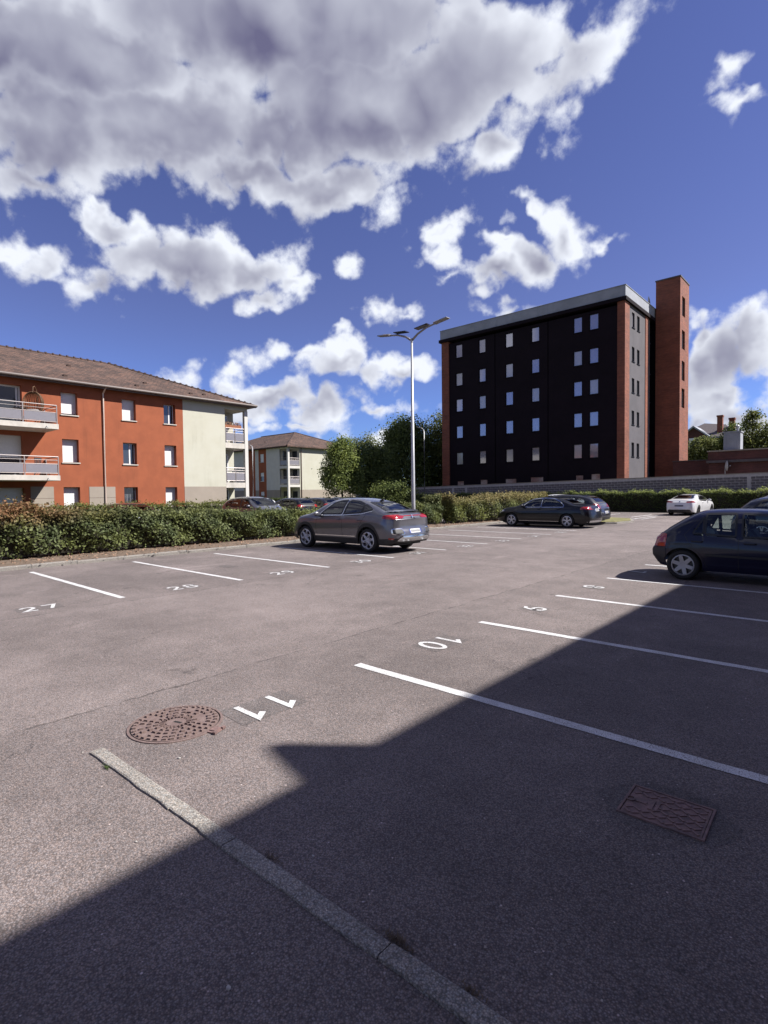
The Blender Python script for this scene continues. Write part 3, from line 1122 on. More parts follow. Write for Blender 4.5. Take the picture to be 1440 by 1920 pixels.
def hip_roof(x0, x1, y0, y1, ze, zr, axis, th=0.10):
    """hip roof; returns (mesh builder, ridge ends)"""
    mb = MB()
    if axis == 'y':
        w = (x1 - x0) / 2
        a, b = ((x0 + x1) / 2, y0 + w, zr), ((x0 + x1) / 2, y1 - w, zr)
    else:
        w = (y1 - y0) / 2
        a, b = (x0 + w, (y0 + y1) / 2, zr), (x1 - w, (y0 + y1) / 2, zr)
    c = [(x0, y0, ze), (x1, y0, ze), (x1, y1, ze), (x0, y1, ze)]
    if axis == 'y':
        mb.add(c + [a, b], [(0, 1, 4), (1, 2, 5, 4), (2, 3, 5), (3, 0, 4, 5)])
    else:
        mb.add(c + [a, b], [(3, 0, 4), (0, 1, 5, 4), (1, 2, 5), (2, 3, 4, 5)])
    lo = [(p[0], p[1], p[2] - th) for p in c]
    mb.add(c + lo, [(0, 1, 5, 4), (1, 2, 6, 5), (2, 3, 7, 6), (3, 0, 4, 7), (4, 5, 6, 7)])
    return mb, a, b, c


def ridge_run(parent, a, b, step=0.42, name='ridge_tile'):
    a, b = Vector(a), Vector(b)
    L = (b - a).length
    d = (b - a) / L
    m = MB()
    m.tube([(0, 0, 0), (step * 0.2, 0, 0.0), (step * .22, 0, -.02), (step * 0.98, 0, -.02)], [0.125, 0.12, .095, 0.09], 7)
    me = m.mesh(name, M_RIDGE)
    q = d.to_track_quat('X', 'Z')
    for i in range(int(L / step)):
        o = link(name, me, parent, a + d * (i * step) + Vector((0, 0, .0)))
        o.rotation_euler = q.to_euler()


def railing(parent, pts, zb, zt, name='railing', zmid=None, panel_top=None):
    """metal railing through plan points: posts, rails, frosted panels"""
    mb = MB()
    pn = MB()
    pt = panel_top or (zt - .34)
    for (x, y) in pts:
        mb.box(x - .022, x + .022, y - .022, y + .022, zb - .12, zt)
    for i in range(len(pts) - 1):
        (xa, ya), (xb, yb) = pts[i], pts[i + 1]
        for z, r in ((zt, .026), (zt - .17, .012), (pt + .02, .016), (zb + .03, .016)):
            mb.tube([(xa, ya, z), (xb, yb, z)], r, 6)
        L = math.hypot(xb - xa, yb - ya)
        dx, dy = (xb - xa) / L, (yb - ya) / L
        nx, ny = -dy * .006, dx * .006
        x0, y0, x1, y1 = xa + dx * .05, ya + dy * .05, xb - dx * .05, yb - dy * .05
        pn.add([(x0 - nx, y0 - ny, zb + .06), (x1 - nx, y1 - ny, zb + .06), (x1 + nx, y1 + ny, zb + .06), (x0 + nx, y0 + ny, zb + .06),
                (x0 - nx, y0 - ny, pt), (x1 - nx, y1 - ny, pt), (x1 + nx, y1 + ny, pt), (x0 + nx, y0 + ny, pt)],
               [(0, 3, 2, 1), (4, 5, 6, 7), (0, 1, 5, 4), (1, 2, 6, 5), (2, 3, 7, 6), (3, 0, 4, 7)])
    r = mb.build(name, M_ALU, parent)
    pn.build('railing_panel', M_FROST, r)
    return r


# ------------------------------------------------------------------ orange apartment building
def orange_building():
    X = -33.0
    root = empty('apartment_building', (-40, 10, 0), 0, 'three-storey terracotta and cream apartment block with balconies behind the left hedge', 'apartment building')
    root.location = (0, 0, 0)
    fn = lambda u, z, d: (X - d, u, z)
    ZT = 7.95
    cols = ((10.53, 11.36, 'shutter', 'shutter', 'shutter'), (13.78, 14.59, 'shutter', 'pane', 'pane'), (16.33, 17.10, 'pane', 'shutter', 'shutter'))
    rows = ((6.22, 7.46), (3.60, 4.88), (0.95, 2.24))
    holes, spec = [], []
    for (a, b, k3, k2, k1) in cols:
        for (z0, z1), k in zip(rows, (k3, k2, k1)):
            holes.append((a, b, z0, z1))
            spec.append((a, b, z0, z1, k))
    doors = [(6.3, 8.70, 5.43, 7.53), (6.3, 8.66, 2.80, 4.93), (6.3, 8.66, 0.1, 2.2)]
    # further along, out to the left
    for yy in (-4.2, -0.8, 2.4):
        for (z0, z1) in rows:
            holes.append((yy, yy + .82, z0, z1))
            spec.append((yy, yy + .82, z0, z1, 'shutter'))
    holes += doors
    facade(fn, -12, 17.6, 0, ZT, holes, 0.36).build('terracotta_wall', M_RED, root)
    facade(fn, 17.6, 20.66, 2.28, ZT, [], 0.1).build('cream_wall', M_CREAM, root)
    mb = MB()
    mb.box(X - .3, X + .012, 17.6, 20.66, 0, 2.28)
    mb.build('plinth', M_PLINTH, root)
    for (a, b) in ((11.84, 13.27), (8.95, 10.04), (2.4, 6.25)):
        for (z0, z1) in ((0.0, 1.62), (1.635, 2.26)):
            m = MB()
            m.box(X + .002, X + .02, a, b, z0, z1)
            m.build('plinth_panel', M_PLINTH, root)
    for i, (a, b, z0, z1, k) in enumerate(spec):
        sh = 1.0
        mull = None
        if k == 'pane':
            mull = [0.62] if (a > 16 or z0 > 3) else None
        w = window(root, fn, a, b, z0, z1, 0.36, k, mull=mull, shut=(0.93 if (a < 11 and z0 > 6) else 1.0))
        if k == 'pane' and z0 < 1:
            c = MB()
            n = 26
            us = np.linspace(a + .08, b - .08, n)
            vs = [fn(u, z, 0.348 - .012 + .008 * math.sin(j * 1.9)) for j, u in enumerate(us) for z in (z0 + .07, z1 - .07)]
            c.add(vs, [(2 * j, 2 * j + 2, 2 * j + 3, 2 * j + 1) for j in range(n - 1)])
            c.build('curtain', pm('curtain', (0.55, 0.55, 0.58), .9), w)
    for i, (a, b, z0, z1) in enumerate(doors):
        w = window(root, fn, a, b, z0, z1, 0.36, 'shutter' if i else 'pane', sill=False, fw=.09, mull=[0.5, 0.93] if i == 0 else [0.5], shut=(0.55 if i == 1 else 1.0))
    # end block with loggias
    mb = MB()
    mb.box(-46.4, X - .37, -12, 20.655, 0, ZT)          # solid core behind the openings
    mb.build('rear_wall', M_CREAM, root)
    mb = MB()
    mb.box(X - .36, X - .002, 17.62, 20.66, 0, ZT - .01)
    mb.build('end_return', M_CREAM, root)
    mb = MB()
    mb.box(-46.2, -34.7, 20.657, 22.4, 0, ZT - .012)
    mb.build('gable_wall', M_CREAM, root)
    # loggia slabs, column
    for z in (5.31, 2.56):
        m = MB()
        m.box(-34.695, X + .004, 20.664, 22.46, z - .36, z)
        sl = m.build('loggia_slab', M_SLAB, root)
    m = MB()
    m.box(-34.695, X + .002, 20.664, 22.46, ZT - .34, ZT - .02)
    m.build('loggia_lintel', M_CREAM, root)
    m = MB()
    m.box(X - .22, X + .02, 22.22, 22.48, 0, ZT - .35)
    m.build('column', M_WHITEREND, root)
    for z in (5.31, 2.56):
        r = railing(root, [(X - .03, 20.72), (X - .03, 21.45), (X - .03, 22.2)], z + .1, z + 1.02, panel_top=z + .66)
        r2 = railing(root, [(X - .28, 22.40), (-34.6, 22.40)], z + .1, z + 1.02, panel_top=z + .66)
    # loggia doors in the back wall
    for z in (5.31, 2.56, 0.05):
        m = MB()
        m.box(-34.69, -34.66, 20.9, 21.9, z + .02, z + 2.1)
        d = m.build('loggia_door', M_PVC, root)
        m = MB()
        m.box(-34.659, -34.652, 20.98, 21.82, z + .12, z + 2.02)
        m.build('pane', M_PANE, d)
    # balconies
    for z in (5.42, 2.80):
        m = MB()
        m.box(X + .004, X + 2.0, -1.0, 9.76, z - .26, z)
        m.build('balcony_slab', M_SLAB, root, bevel=.012)
        ypts = [9.70, 8.2, 6.7, 5.2, 3.7, 2.2, 0.7]
        r = railing(root, [(X + .06, 9.70), (X + 1.94, 9.70)] + [(X + 1.94, y) for y in ypts[1:]], z + .08, z + .95, panel_top=z + .56)
        for yy in (9.2, 5.6):
            m = MB()
            m.tube([(X + 2.0, yy, z - .15), (X + 2.12, yy, z - .17), (X + 2.16, yy, z - .22)], .02, 6)
            m.build('drain_spout', M_STEEL, root)
    # gutter and downpipe
    m = MB()
    m.tube([(X + .52, -12.6, ZT + .02), (X + .52, 22.95, ZT + .02)], .075, 10)
    m.build('gutter', M_GUTTER, root)
    m = MB()
    m.box(X + .006, X + .46, -12.5, 22.9, ZT - .03, ZT - .005)
    m.box(X + .42, X + .455, -12.5, 22.9, ZT - .12, ZT - .031)
    m.build('eave_board', M_GUTTER, root)
    m = MB()
    m.tube([(X + .5, 12.72, ZT - .02), (X + .3, 12.72, ZT - .16), (X + .075, 12.71, ZT - .34), (X + .075, 12.70, 0.05)], .045, 8)
    m.build('downpipe', pm('cream_downpipe', (0.66, 0.53, 0.45), .5), root)
    rf, a, b, c = hip_roof(-46.9, X + .5, -12.6, 22.95, ZT + .02, 10.95, 'y')
    roof = rf.build('roof', M_ROOF, root)
    ridge_run(roof, a, b)
    ridge_run(roof, b, c[2])
    ridge_run(roof, b, c[3])
    m = MB()
    m.box(-40.1, -39.5, 8.3, 9.3, 10.7, 11.35)
    m.build('chimney', M_BRICK2, roof)
    for (yy, zz) in ((12.2, 9.7), (16.0, 8.9), (11.0, 8.45), (15.0, 8.45), (18.5, 8.4), (19.6, 8.5)):
        m = MB()
        xx = X + .5 - (zz - ZT) / (10.95 - ZT) * 7.2
        m.box(xx - .1, xx + .1, yy - .1, yy + .1, zz - .05, zz + .09)
        m.build('vent_tile', M_RIDGE, roof)
    return root


orange_building()

# hanging chair on the upper balcony
hc = empty('hanging_chair', (-32.05, 8.95, 5.42), R(-35), 'brown rattan hanging egg chair on the upper balcony', 'chair')
mb = MB()
mb.tube([(-.55, .0, .02), (-.55, 0, 1.5), (-.45, 0, 1.85), (-.2, 0, 2.0), (0, 0, 1.93), (.02, 0, 1.72)], .022, 8)
mb.lathe([(.40, 0.0), (.43, .03), (.40, .05), (.37, .03), (.40, 0.0)], 22, center=(-.25, 0, 0))
mb.build('stand', M_RATTAN, hc)
mb = MB()
for k in range(17):
    a = -1.9 + k * 3.8 / 16
    mb.tube([(0.46 * math.sin(t) * math.cos(a + math.pi), 0.46 * math.sin(t) * math.sin(a + math.pi), 1.10 - 0.60 * math.cos(t)) for t in np.linspace(.15, 3.0, 14)], .016, 5)
for t in np.linspace(.3, 2.9, 26):
    mb.tube([(0.46 * math.sin(t) * math.cos(a + math.pi), 0.46 * math.sin(t) * math.sin(a + math.pi), 1.10 - 0.60 * math.cos(t)) for a in np.linspace(-1.9, 1.9, 15)], .017, 5)
mb.build('basket', M_RATTAN, hc)
mb = MB()
mb.lathe([(.02, 0), (.3, .02), (.34, .09), (.28, .15), (.02, .16)], 18, center=(0, 0, .62))
mb.build('cushion', pm('grey_cushion', (.25, .24, .24), .95), hc)

def garden_chair(loc, rz, label, mat, group=None):
    root = empty('garden_chair', loc, rz, label, 'chair', group)
    m = MB()
    m.box(-.22, .22, -.21, .21, .42, .45)
    m.build('seat', mat, root)
    m = MB()
    for k in range(5):
        m.box(-.2 + k * .09, -.16 + k * .09, .205, .23, .47, .88)
    m.box(-.22, .22, .2, .235, .86, .92)
    m.build('backrest', mat, root)
    for sx in (-1, 1):
        for sy in (-1, 1):
            m = MB()
            m.tube([(sx * .2, sy * .19, .42), (sx * .24, sy * .23, 0)], .016, 6)
            m.build('leg', mat, root)


M_PLCH = pm('white_plastic', (.70, .70, .70), .5)
garden_chair((-31.6, 9.1, 2.80), R(120), 'dark folding chair on the middle balcony', pm('dark_metal', (.05, .05, .055), .5))
garden_chair((-33.7, 21.5, 2.56), R(60), 'white garden chair on the middle corner loggia', M_PLCH)
garden_chair((-58.2, 46.3, 3.0), R(30), 'white garden chair on the small block middle loggia', M_PLCH)
tb = empty('side_table', (-31.5, 8.2, 5.42), 0, 'small round metal table beside the hanging chair', 'table')
m = MB()
m.lathe([(.001, .70), (.30, .70), (.30, .725), (.001, .725)], 20)
m.build('tabletop', MATS['dark_metal'], tb)
m = MB()
m.tube([(0, 0, .03), (0, 0, .70)], .025, 8)
m.lathe([(.2, 0), (.2, .02), (.03, .04)], 16)
m.build('base', MATS['dark_metal'], tb)

# loggia things: orange cloth and planters, white chairs
pl = empty('planter_box', (-33.25, 21.4, 6.36), 0, 'long terracotta planter with dry plants on top loggia railing', 'planter')
mb = MB()
mb.prism([(-.11, -.02), (.11, -.02), (.14, .2), (-.14, .2)], 'y', -.65, .65)
mb.build('trough', pm('terracotta', (.36, .14, .07), .9), pl)
rg = np.random.default_rng(9)
pts = np.stack([rg.uniform(-.15, .15, 260), rg.uniform(-.65, .65, 260), rg.uniform(.18, .42, 260)], 1)
V, F = leaves(rg, pts, .09)
link('plants', np_mesh('plants', V, F, M_DRY), pl)


# ------------------------------------------------------------------ second apartment building
def far_building():
    Xc, Yc = -57.47, 45.33
    ZT = 8.1
    root = empty('apartment_building', (0, 0, 0), 0, 'smaller cream and red apartment block with brown hip roof behind the round tree', 'apartment building')
    fnL = lambda u, z, d: (u, Yc + d, z)          # faces the camera side (-Y)
    fnR = lambda u, z, d: (Xc - d, u, z)          # faces +X
    rows = ((6.2, 7.35), (3.55, 4.75), (0.9, 2.1))
    wins = []
    for (a, b) in ((-63.7, -62.85), (-67.3, -66.5), (-72.4, -71.6), (-76.5, -75.6)):
        for (z0, z1) in rows:
            wins.append((a, b, z0, z1))
    bands = [(-59.25, -62.27, M_WHITEREND), (-62.27, -64.07, M_RED), (-64.07, -64.88, M_WHITEREND), (-64.88, -67.6, M_RED), (-67.6, -79, M_WHITEREND)]
    for (b, a, m) in bands:
        zlo = 2.3 if m is M_WHITEREND else 0
        hs = [w for w in wins if a <= w[0] and w[1] <= b and w[2] >= zlo]
        facade(fnL, a, b, zlo, ZT, hs, .16).build('wall_panel', m, root)
        if zlo:
            hs = [w for w in wins if a <= w[0] and w[1] <= b and w[2] < zlo]
            facade(fnL, a, b, 0, zlo, hs, .16).build('plinth', M_PLINTH, root)
    for i, w in enumerate(wins):
        window(root, fnL, *w, .16, 'shutter', shut=(.45 if i % 3 else 1.0))
    facade(fnR, 47.3, 58.5, 2.3, ZT, [], .1).build('cream_wall', M_CREAM, root)
    facade(fnR, 47.3, 58.5, 0, 2.3, [], .1).build('plinth', M_PLINTH, root)
    mb = MB()
    mb.box(-79, -59.26, Yc + .17, 58.45, 0, ZT - .01)
    mb.build('core_wall', M_CREAM, root)
    mb = MB()
    mb.box(-59.25, Xc - .1, 47.305, 58.44, 0, ZT - .012)
    mb.build('end_wall', M_WHITEREND, root)
    # corner loggia
    for z in (5.5, 3.0):
        m = MB()
        m.box(-59.24, Xc + .03, Yc - .03, 47.29, z - .34, z)
        m.build('loggia_slab', M_WHITEREND, root)
        railing(root, [(-59.2, Yc + .03), (Xc - .28, Yc + .03)], z + .08, z + 1.05, panel_top=z + .72)
        railing(root, [(Xc - .03, Yc + .28), (Xc - .03, 47.25)], z + .08, z + 1.05, panel_top=z + .72)
    m = MB()
    m.box(-59.24, Xc + .01, Yc - .01, 47.29, ZT - .3, ZT - .02)
    m.build('loggia_lintel', M_WHITEREND, root)
    m = MB()
    m.box(Xc - .24, Xc + .04, Yc - .04, Yc + .24, 0, ZT - .31)
    m.build('column', M_WHITEREND, root)
    for z in (5.5, 3.0, .05):
        for (x0, x1, y0, y1) in ((-59.0, -58.0, 47.27, 47.303), (-59.248, -59.215, 45.9, 46.8)):
            m = MB()
            m.box(x0, x1, y0, y1, z + .02, z + 2.05)
            m.build('loggia_door', M_PANE, root)
    for (x, y) in ((Xc + .06, 47.55), (Xc + .06, 58.3)):
        m = MB()
        m.tube([(x, y, 0.05), (x, y, ZT - .1)], .06, 8)
        m.build('downpipe', pm('brown_downpipe', (.16, .11, .09), .5), root)
    rf, a, b, c = hip_roof(-79.6, Xc + .55, Yc - .55, 59.05, ZT + .02, 10.9, 'x', th=.16)
    roof = rf.build('roof', M_ROOF, root)
    for p, q in ((b, c[1]), (b, c[2]), (b, a)):
        m = MB()
        m.tube([p, q], .09, 7)
        m.build('ridge_cap', M_RIDGE, roof)
    for (xx, yy, zz) in ((-66, 48.0, 9.2), (-61, 47.0, 8.75)):
        m = MB()
        m.box(xx - .12, xx + .12, yy - .12, yy + .12, zz, zz + .2)
        m.build('vent_tile', M_RIDGE, roof)


far_building()


# ------------------------------------------------------------------ black office block with brick tower
def office_block():
    root = empty('office_block', (0, 0, 0), 0, 'tall black-clad office block with red brick corner piers and stair tower', 'office building')
    Y = 48.0
    XL, XR = -34.28, -15.50
    fnF = lambda u, z, d: (u, Y + d, z)
    fnS = lambda u, z, d: (XR - d, u, z)
    cols = ((-32.59, -31.75), (-29.77, -28.98), (-26.75, -25.93), (-24.0, -23.2), (-19.93, -19.14), (-18.51, -17.70))
    rows = ((15.77, 17.13), (12.85, 14.18), (10.15, 11.47), (7.37, 8.66), (4.59, 5.88))
    holes = [(a, b, z0, z1) for (a, b) in cols for (z0, z1) in rows]
    gf = ((-32.43, -31.64, 2.86), (-29.61, -28.82, 2.94), (-26.75, -25.6, 2.95), (-24.08, -22.81, 3.04), (-19.68, -19.03, 3.08), (-18.29, -17.53, 3.16))
    gh = [(a, b, 1.5, z) for (a, b, z) in gf]
    # cladding in three bays with a recessed joint between them
    edges = [(-33.37, -27.92), (-27.84, -22.36), (-22.28, -16.07)]
    for (a, b) in edges:
        hs = [h for h in holes + gh if a < h[0] and h[1] < b]
        facade(fnF, a, b, 0, 17.38, hs, .16).build('cladding_panel', M_DARKREND, root)
    m = MB()
    m.box(-33.5, -16.0, Y + .17, 57.2, 0, 17.38)
    m.build('core_wall', M_DARKREND, root)
    for i, h in enumerate(holes):
        w = window(root, fnF, *h, .16, 'pane', frame_mat=pm('black_frame', (.012, .012, .014), .4), pane_mat=(pm('blind_pane', (.50, .48, .50), .12, metal=.3) if (i * 7 + 3) % 10 < 3 else M_PANE2), sill=False, fw=.06)
        s_ = MB()
        fbox(s_, fnF, h[0] - .05, h[1] + .05, h[2] - .06, h[2] - .003, -.06, -.002)
        s_.build('sill', M_DARKREND, w)
    m_board = pm('boarding', (.50, .40, .34), .9, color2=(.30, .16, .12), vscale=1.7)
    for (a, b, z0, z1) in gh:
        m = MB()
        fbox(m, fnF, a + .003, b - .003, z0 + .003, z1 - .003, .05, .155)
        m.build('boarded_opening', m_board, root)
    # brick piers
    for (x0, x1, y0, y1) in ((XL, -33.37, Y - .12, 49.0), (-16.07, XR + .06, Y - .12, 49.05)):
        m = MB()
        m.box(x0, x1, y0, y1, 0, 17.62)
        m.build('brick_pier', M_BRICK, root)
    m = MB()
    m.box(XR - .3, XR + .05, 53.55, 54.4, 0, 17.62)
    m.build('brick_pier', M_BRICK, root)
    # east side
    sh = []
    for (z0, z1) in rows:
        for (a, b) in ((49.85, 50.55), (51.25, 51.95)):
            sh.append((a, b, z0 + .06, z1))
    facade(fnS, 49.05, 53.55, 0, 17.62, sh, .16).build('grey_wall', M_GREYREND, root)
    for h in sh:
        w = window(root, fnS, *h, .16, 'pane', frame_mat=MATS['black_frame'], pane_mat=M_PANE2 if (h[0] < 50 and h[2] > 15) else M_PANE, sill=True, fw=.06)
    m = MB()
    m.box(XR - .9, XR - .6, 54.4, 57.3, 0, 17.62)
    m.build('recessed_wall', M_DARKREND, root)
    m = MB()
    m.box(XR - .59, -15.28, 56.6, 57.3, 0, 17.61)
    m.build('recess_end', M_DARKREND, root)
    m = MB()
    m.box(XR - .55, XR - .01, 54.405, 55.0, 0, 17.6)
    m.build('grey_wall', M_GREYREND, root)
    for (z0, z1) in rows:
        m = MB()
        m.box(XR - .595, XR - .30, 55.3, 56.4, z0 - .1, z0 - .02)
        m.build('ledge', M_GREYREND, root)
        m = MB()
        m.box(XR - .598, XR - .56, 55.4, 56.3, z0, z1)
        m.build('recess_window', M_PANE, root)
    # parapet
    m = MB()
    m.box(XL - .22, XR + .22, Y - .32, 57.4, 17.625, 17.93)
    m.build('cornice', M_DARKREND, root)
    m = MB()
    m.box(XL - .1, XR + .12, Y - .2, 57.3, 17.935, 18.86)
    m.build('parapet_band', M_BAND, root)
    m = MB()
    m.box(XL - .14, XR + .16, Y - .24, 57.34, 18.863, 18.91)
    m.build('coping', M_BAND, root)
    # stair tower
    m = MB()
    T0, T1 = -15.27, -13.18
    sl = ((17.9, 19.7), (14.85, 16.6), (11.95, 13.75), (9.4, 11.2))
    m.box(T0, T1 - .19, 56.0, 59.2, 0, 21.3)
    m.box(T1 - .19, T1 - .001, 56.0, 56.2, 0, 21.3)
    tower = m.build('stair_tower', M_BRICK, root)
    hs = [(56.65, 57.75, a, b) for a, b in sl]
    fnT = lambda u, z, d: (T1 - d, u, z)
    facade(fnT, 56.0, 59.2, 0, 21.3, hs, .18).build('tower_side', M_BRICK, root)
    for h in hs:
        window(root, fnT, *h, .18, 'pane', frame_mat=MATS['black_frame'], pane_mat=M_PANE, sill=False, fw=.06)
    m = MB()
    m.box(T0 - .05, T1 + .05, 55.95, 59.25, 21.305, 21.42)
    m.build('tower_coping', M_SLATE, root)
    return root


office_block()
# satellite dish on its roof
def dish(loc, rz, r, label, mast=0.5):
    root = empty('satellite_dish', loc, rz, label, 'satellite dish')
    m = MB()
    prof = [(r * t, r * .28 * t * t) for t in (0.001, .25, .5, .75, 1.0)]
    m.lathe(prof + [(r * .98, r * .29)] + [(q[0], q[1] + .012) for q in prof[::-1]], 20, axis='x', center=(0, 0, mast))
    m.build('reflector', pm('dish_grey', (.55, .55, .56), .5), root)
    m = MB()
    m.tube([(0, 0, 0), (0, 0, mast)], .025, 6)
    m.tube([(0, 0, mast - r * .8), (r * .8, 0, mast)], .012, 5)
    m.box(r * .76, r * .9, -.03, .03, mast - .04, mast + .04)
    m.build('mast', M_STEEL, root)


dish((-15.9, 56.4, 18.91), R(200), .5, 'satellite dish on the black block roof beside the brick tower', .85)

# ------------------------------------------------------------------ block wall in front of it
def block_wall():
    root = empty('block_wall', (0, 0, 0), 0, 'grey concrete block wall with pale mortar running behind the far hedge', 'wall')
    Yw = 46.4
    zt = lambda x: 2.36 + (x + 34) * 0.0175
    m = MB()
    m.add([(-46, Yw, 0), (6, Yw, 0), (6, Yw, zt(6) - .06), (-46, Yw, zt(-46) - .06), (-46, Yw + .2, 0), (6, Yw + .2, 0), (6, Yw + .2, zt(6) - .06), (-46, Yw + .2, zt(-46) - .06)],
          [(0, 1, 2, 3), (7, 6, 5, 4), (3, 2, 6, 7), (0, 3, 7, 4), (1, 5, 6, 2)])
    m.build('mortar_core', M_MORTAR, root)
    cell = MB()
    cell.prism([(0.014, 0.013), (0.486, 0.013), (0.486, 0.179), (0.014, 0.179)], 'y', -0.008, 0.02)
    me = cell.mesh('block', M_BLOCK)
    rr = random.Random(5)
    rest = MB()
    cand = []
    for c in range(12):
        off = 0.25 if c % 2 else 0
        for i in range(-92, 12):
            x = i * 0.5 + off
            zl = c * 0.192 + (zt(x) - 2.36)
            top = zt(x) - .06
            if zl + .19 > top + .001 or x < -45.5 or x > 5:
                continue
            if zl < 1.15:
                continue
            cand.append((-x if False else x, zl))
    cand.sort(key=lambda q: -q[0] if q[0] < -3.4 else 1e3)
    for n, (x, z) in enumerate(cand):
        y = Yw + rr.uniform(-.004, .002)
        if n < 300:
            o = link('block', me, root, (x, y, z))
        else:
            rest.box(x + .014, x + .486, y - .008, y + .015, z + .013, z + .179)
    o = rest.build('far_blocks', M_BLOCK, root)
    tag(o, kind='stuff')
    m = MB()
    m.add([(-46, Yw - .03, zt(-46) - .057), (6, Yw - .03, zt(6) - .057), (6, Yw - .03, zt(6)), (-46, Yw - .03, zt(-46)), (-46, Yw + .23, zt(-46) - .057), (6, Yw + .23, zt(6) - .057), (6, Yw + .23, zt(6)), (-46, Yw + .23, zt(-46))],
          [(0, 1, 2, 3), (7, 6, 5, 4), (3, 2, 6, 7), (0, 3, 7, 4), (1, 5, 6, 2), (0, 4, 5, 1)])
    m.build('coping', M_PLINTH, root)
    for x in (-31.9, -30.3, -6.4):
        m = MB()
        m.box(x - .12, x + .12, Yw - .02, Yw + .1, 0, zt(x) - .07)
        m.build('pier', M_MORTAR, root)


block_wall()


# ------------------------------------------------------------------ brick annexe, house and chimney on the right
def right_side():
    root = empty('brick_annexe', (0, 0, 0), 0, 'low dark red brick building with grey rendered chimney behind block wall', 'building')
    m = MB()
    m.box(-10.0, 4, 52, 58, 0, 3.88)
    m.build('wall', M_BRICK2, root)
    m = MB()
    m.box(-10.15, 4, 51.75, 58.2, 3.882, 4.08)
    m.build('eave_board', M_SLATE, root)
    m = MB()
    m.box(-10.05, 4, 51.9, 58.1, 4.082, 4.80)
    m.build('parapet', M_BRICK2, root)
    m = MB()
    m.box(-10.12, 4, 51.82, 58.18, 4.802, 4.90)
    m.build('coping', M_PLINTH, root)
    m = MB()
    m.box(-13.1, -10.003, 53.5, 57.8, 0, 4.2)
    lw = m.build('low_wall', M_BRICK2, root)
    m = MB()
    m.box(-13.15, -10.16, 53.42, 57.88, 4.202, 4.27)
    m.build('coping', M_SLATE, root)
    m = MB()
    m.box(-9.0, -7.82, 52.2, 53.4, 4.91, 6.32)
    ch = m.build('chimney', M_BAND, root)
    m = MB()
    m.box(-9.06, -7.76, 52.14, 53.46, 6.322, 6.42)
    m.build('chimney_cap', M_BAND, ch)
    m = MB()
    m.tube([(-8.05, 52.5, 6.42), (-8.05, 52.5, 6.75)], .09, 10)
    m.lathe([(.15, .0), (.15, .04), (.02, .18)], 10, center=(-8.05, 52.5, 6.78))
    m.build('flue', M_STEEL, ch)
    # house, further off
    h = empty('brick_house', (0, 0, 0), 0, 'red brick house with slate gable roof and two chimneys beyond the annexe', 'house')
    Yh = 110.0
    m = MB()
    m.box(-27.5, -17.0, Yh + .6, 124, 0, 10.9)
    m.build('wall', M_BRICK2, h)
    m = MB()
    m.prism([(-25.7, 0), (-21.4, 0), (-21.4, 11.1), (-23.55, 12.75), (-25.7, 11.1)], 'y', Yh, Yh + .59)
    m.build('gable_wall', M_BRICK2, h)
    m = MB()
    m.prism([(-25.95, 10.9), (-23.55, 12.8), (-21.15, 10.9), (-21.0, 11.1), (-23.55, 13.1), (-26.1, 11.1)], 'y', Yh - .5, Yh + 6.5)
    m.build('gable_roof', M_BAND, h)
    m = MB()
    m.add([(-27.9, Yh + .3, 10.85), (-16.6, Yh + .3, 10.85), (-16.6, Yh + 13, 10.85), (-27.9, Yh + 13, 10.85), (-23.2, Yh + 6.6, 14.1), (-19.8, Yh + 6.6, 13.6)],
          [(0, 1, 5, 4), (1, 2, 5), (2, 3, 4, 5), (3, 0, 4), (0, 3, 2, 1)])
    rf = m.build('roof', M_SLATE, h)
    m = MB()
    m.box(-21.9, -16.8, Yh + .05, Yh + .29, 10.7, 10.95)
    m.build('gutter', M_BAND, h)
    for (x, y, zt) in ((-20.0, Yh + 3.0, 14.6), (-18.5, Yh + 5, 14.2)):
        m = MB()
        m.box(x - .42, x + .42, y - .45, y + .45, 10.9, zt)
        m.box(x - .5, x + .5, y - .55, y + .55, zt + .002, zt + .3)
        m.build('chimney', M_BRICK, rf)
    fn = lambda u, z, d: (u, Yh - .05 + d, z)
    m = MB()
    fbox(m, fn, -24.3, -22.7, 7.9, 10.9, -.02, .045)
    w = m.build('window', M_SHUT, h)
    m = MB()
    fbox(m, fn, -24.2, -22.8, 8.0, 9.4, -.04, -.022)
    m.build('pane', M_PANE, w)
    dish((-8.75, 51.55, 2.9), R(20), .42, 'white satellite dish fixed low before the brick annexe', .7)


right_side()


# ------------------------------------------------------------------ the building that shades the foreground
def shade_building():
    root = empty('apartment_building', (0, 0, 0), 0, 'apartment block beside the camera whose shadow falls over the near bays', 'apartment building')
    xe, H = 4.55, 8.80      # eave edge
    m = MB()
    m.box(xe + .6, xe + 12, -14, 19.5, 0, H - .15)
    m.build('wall', M_RED, root)
    m = MB()
    m.prism([(xe, H - .14), (xe, H), (xe + 6.5, H + 2.0), (xe + 13, H), (xe + 13, H - .14)], 'y', -14.4, 19.8)
    m.build('roof', M_ROOF, root)
    y = 2.22 + .64 * (H + .58)
    m = MB()
    m.prism([(xe - .05, H - .16), (xe - .05, H + .58), (xe + 6.5, H + 2.6), (xe + 6.5, H - .16)], 'y', y - .10, y)
    m.build('fire_wall', M_CREAM, root)
    fn = lambda u, z, d: (xe + .6 + d, u, z)
    for yy in np.arange(-10, 18, 3.3):
        for z in (1.0, 3.7, 6.4):
            m = MB()
            fbox(m, fn, yy, yy + 1, z, z + 1.25, -.04, -.002)
            w = m.build('window', M_PVC, root)
            m = MB()
            fbox(m, fn, yy + .07, yy + .93, z + .07, z + 1.18, -.05, -.041)
            m.build('pane', M_PANE, w)


shade_building()


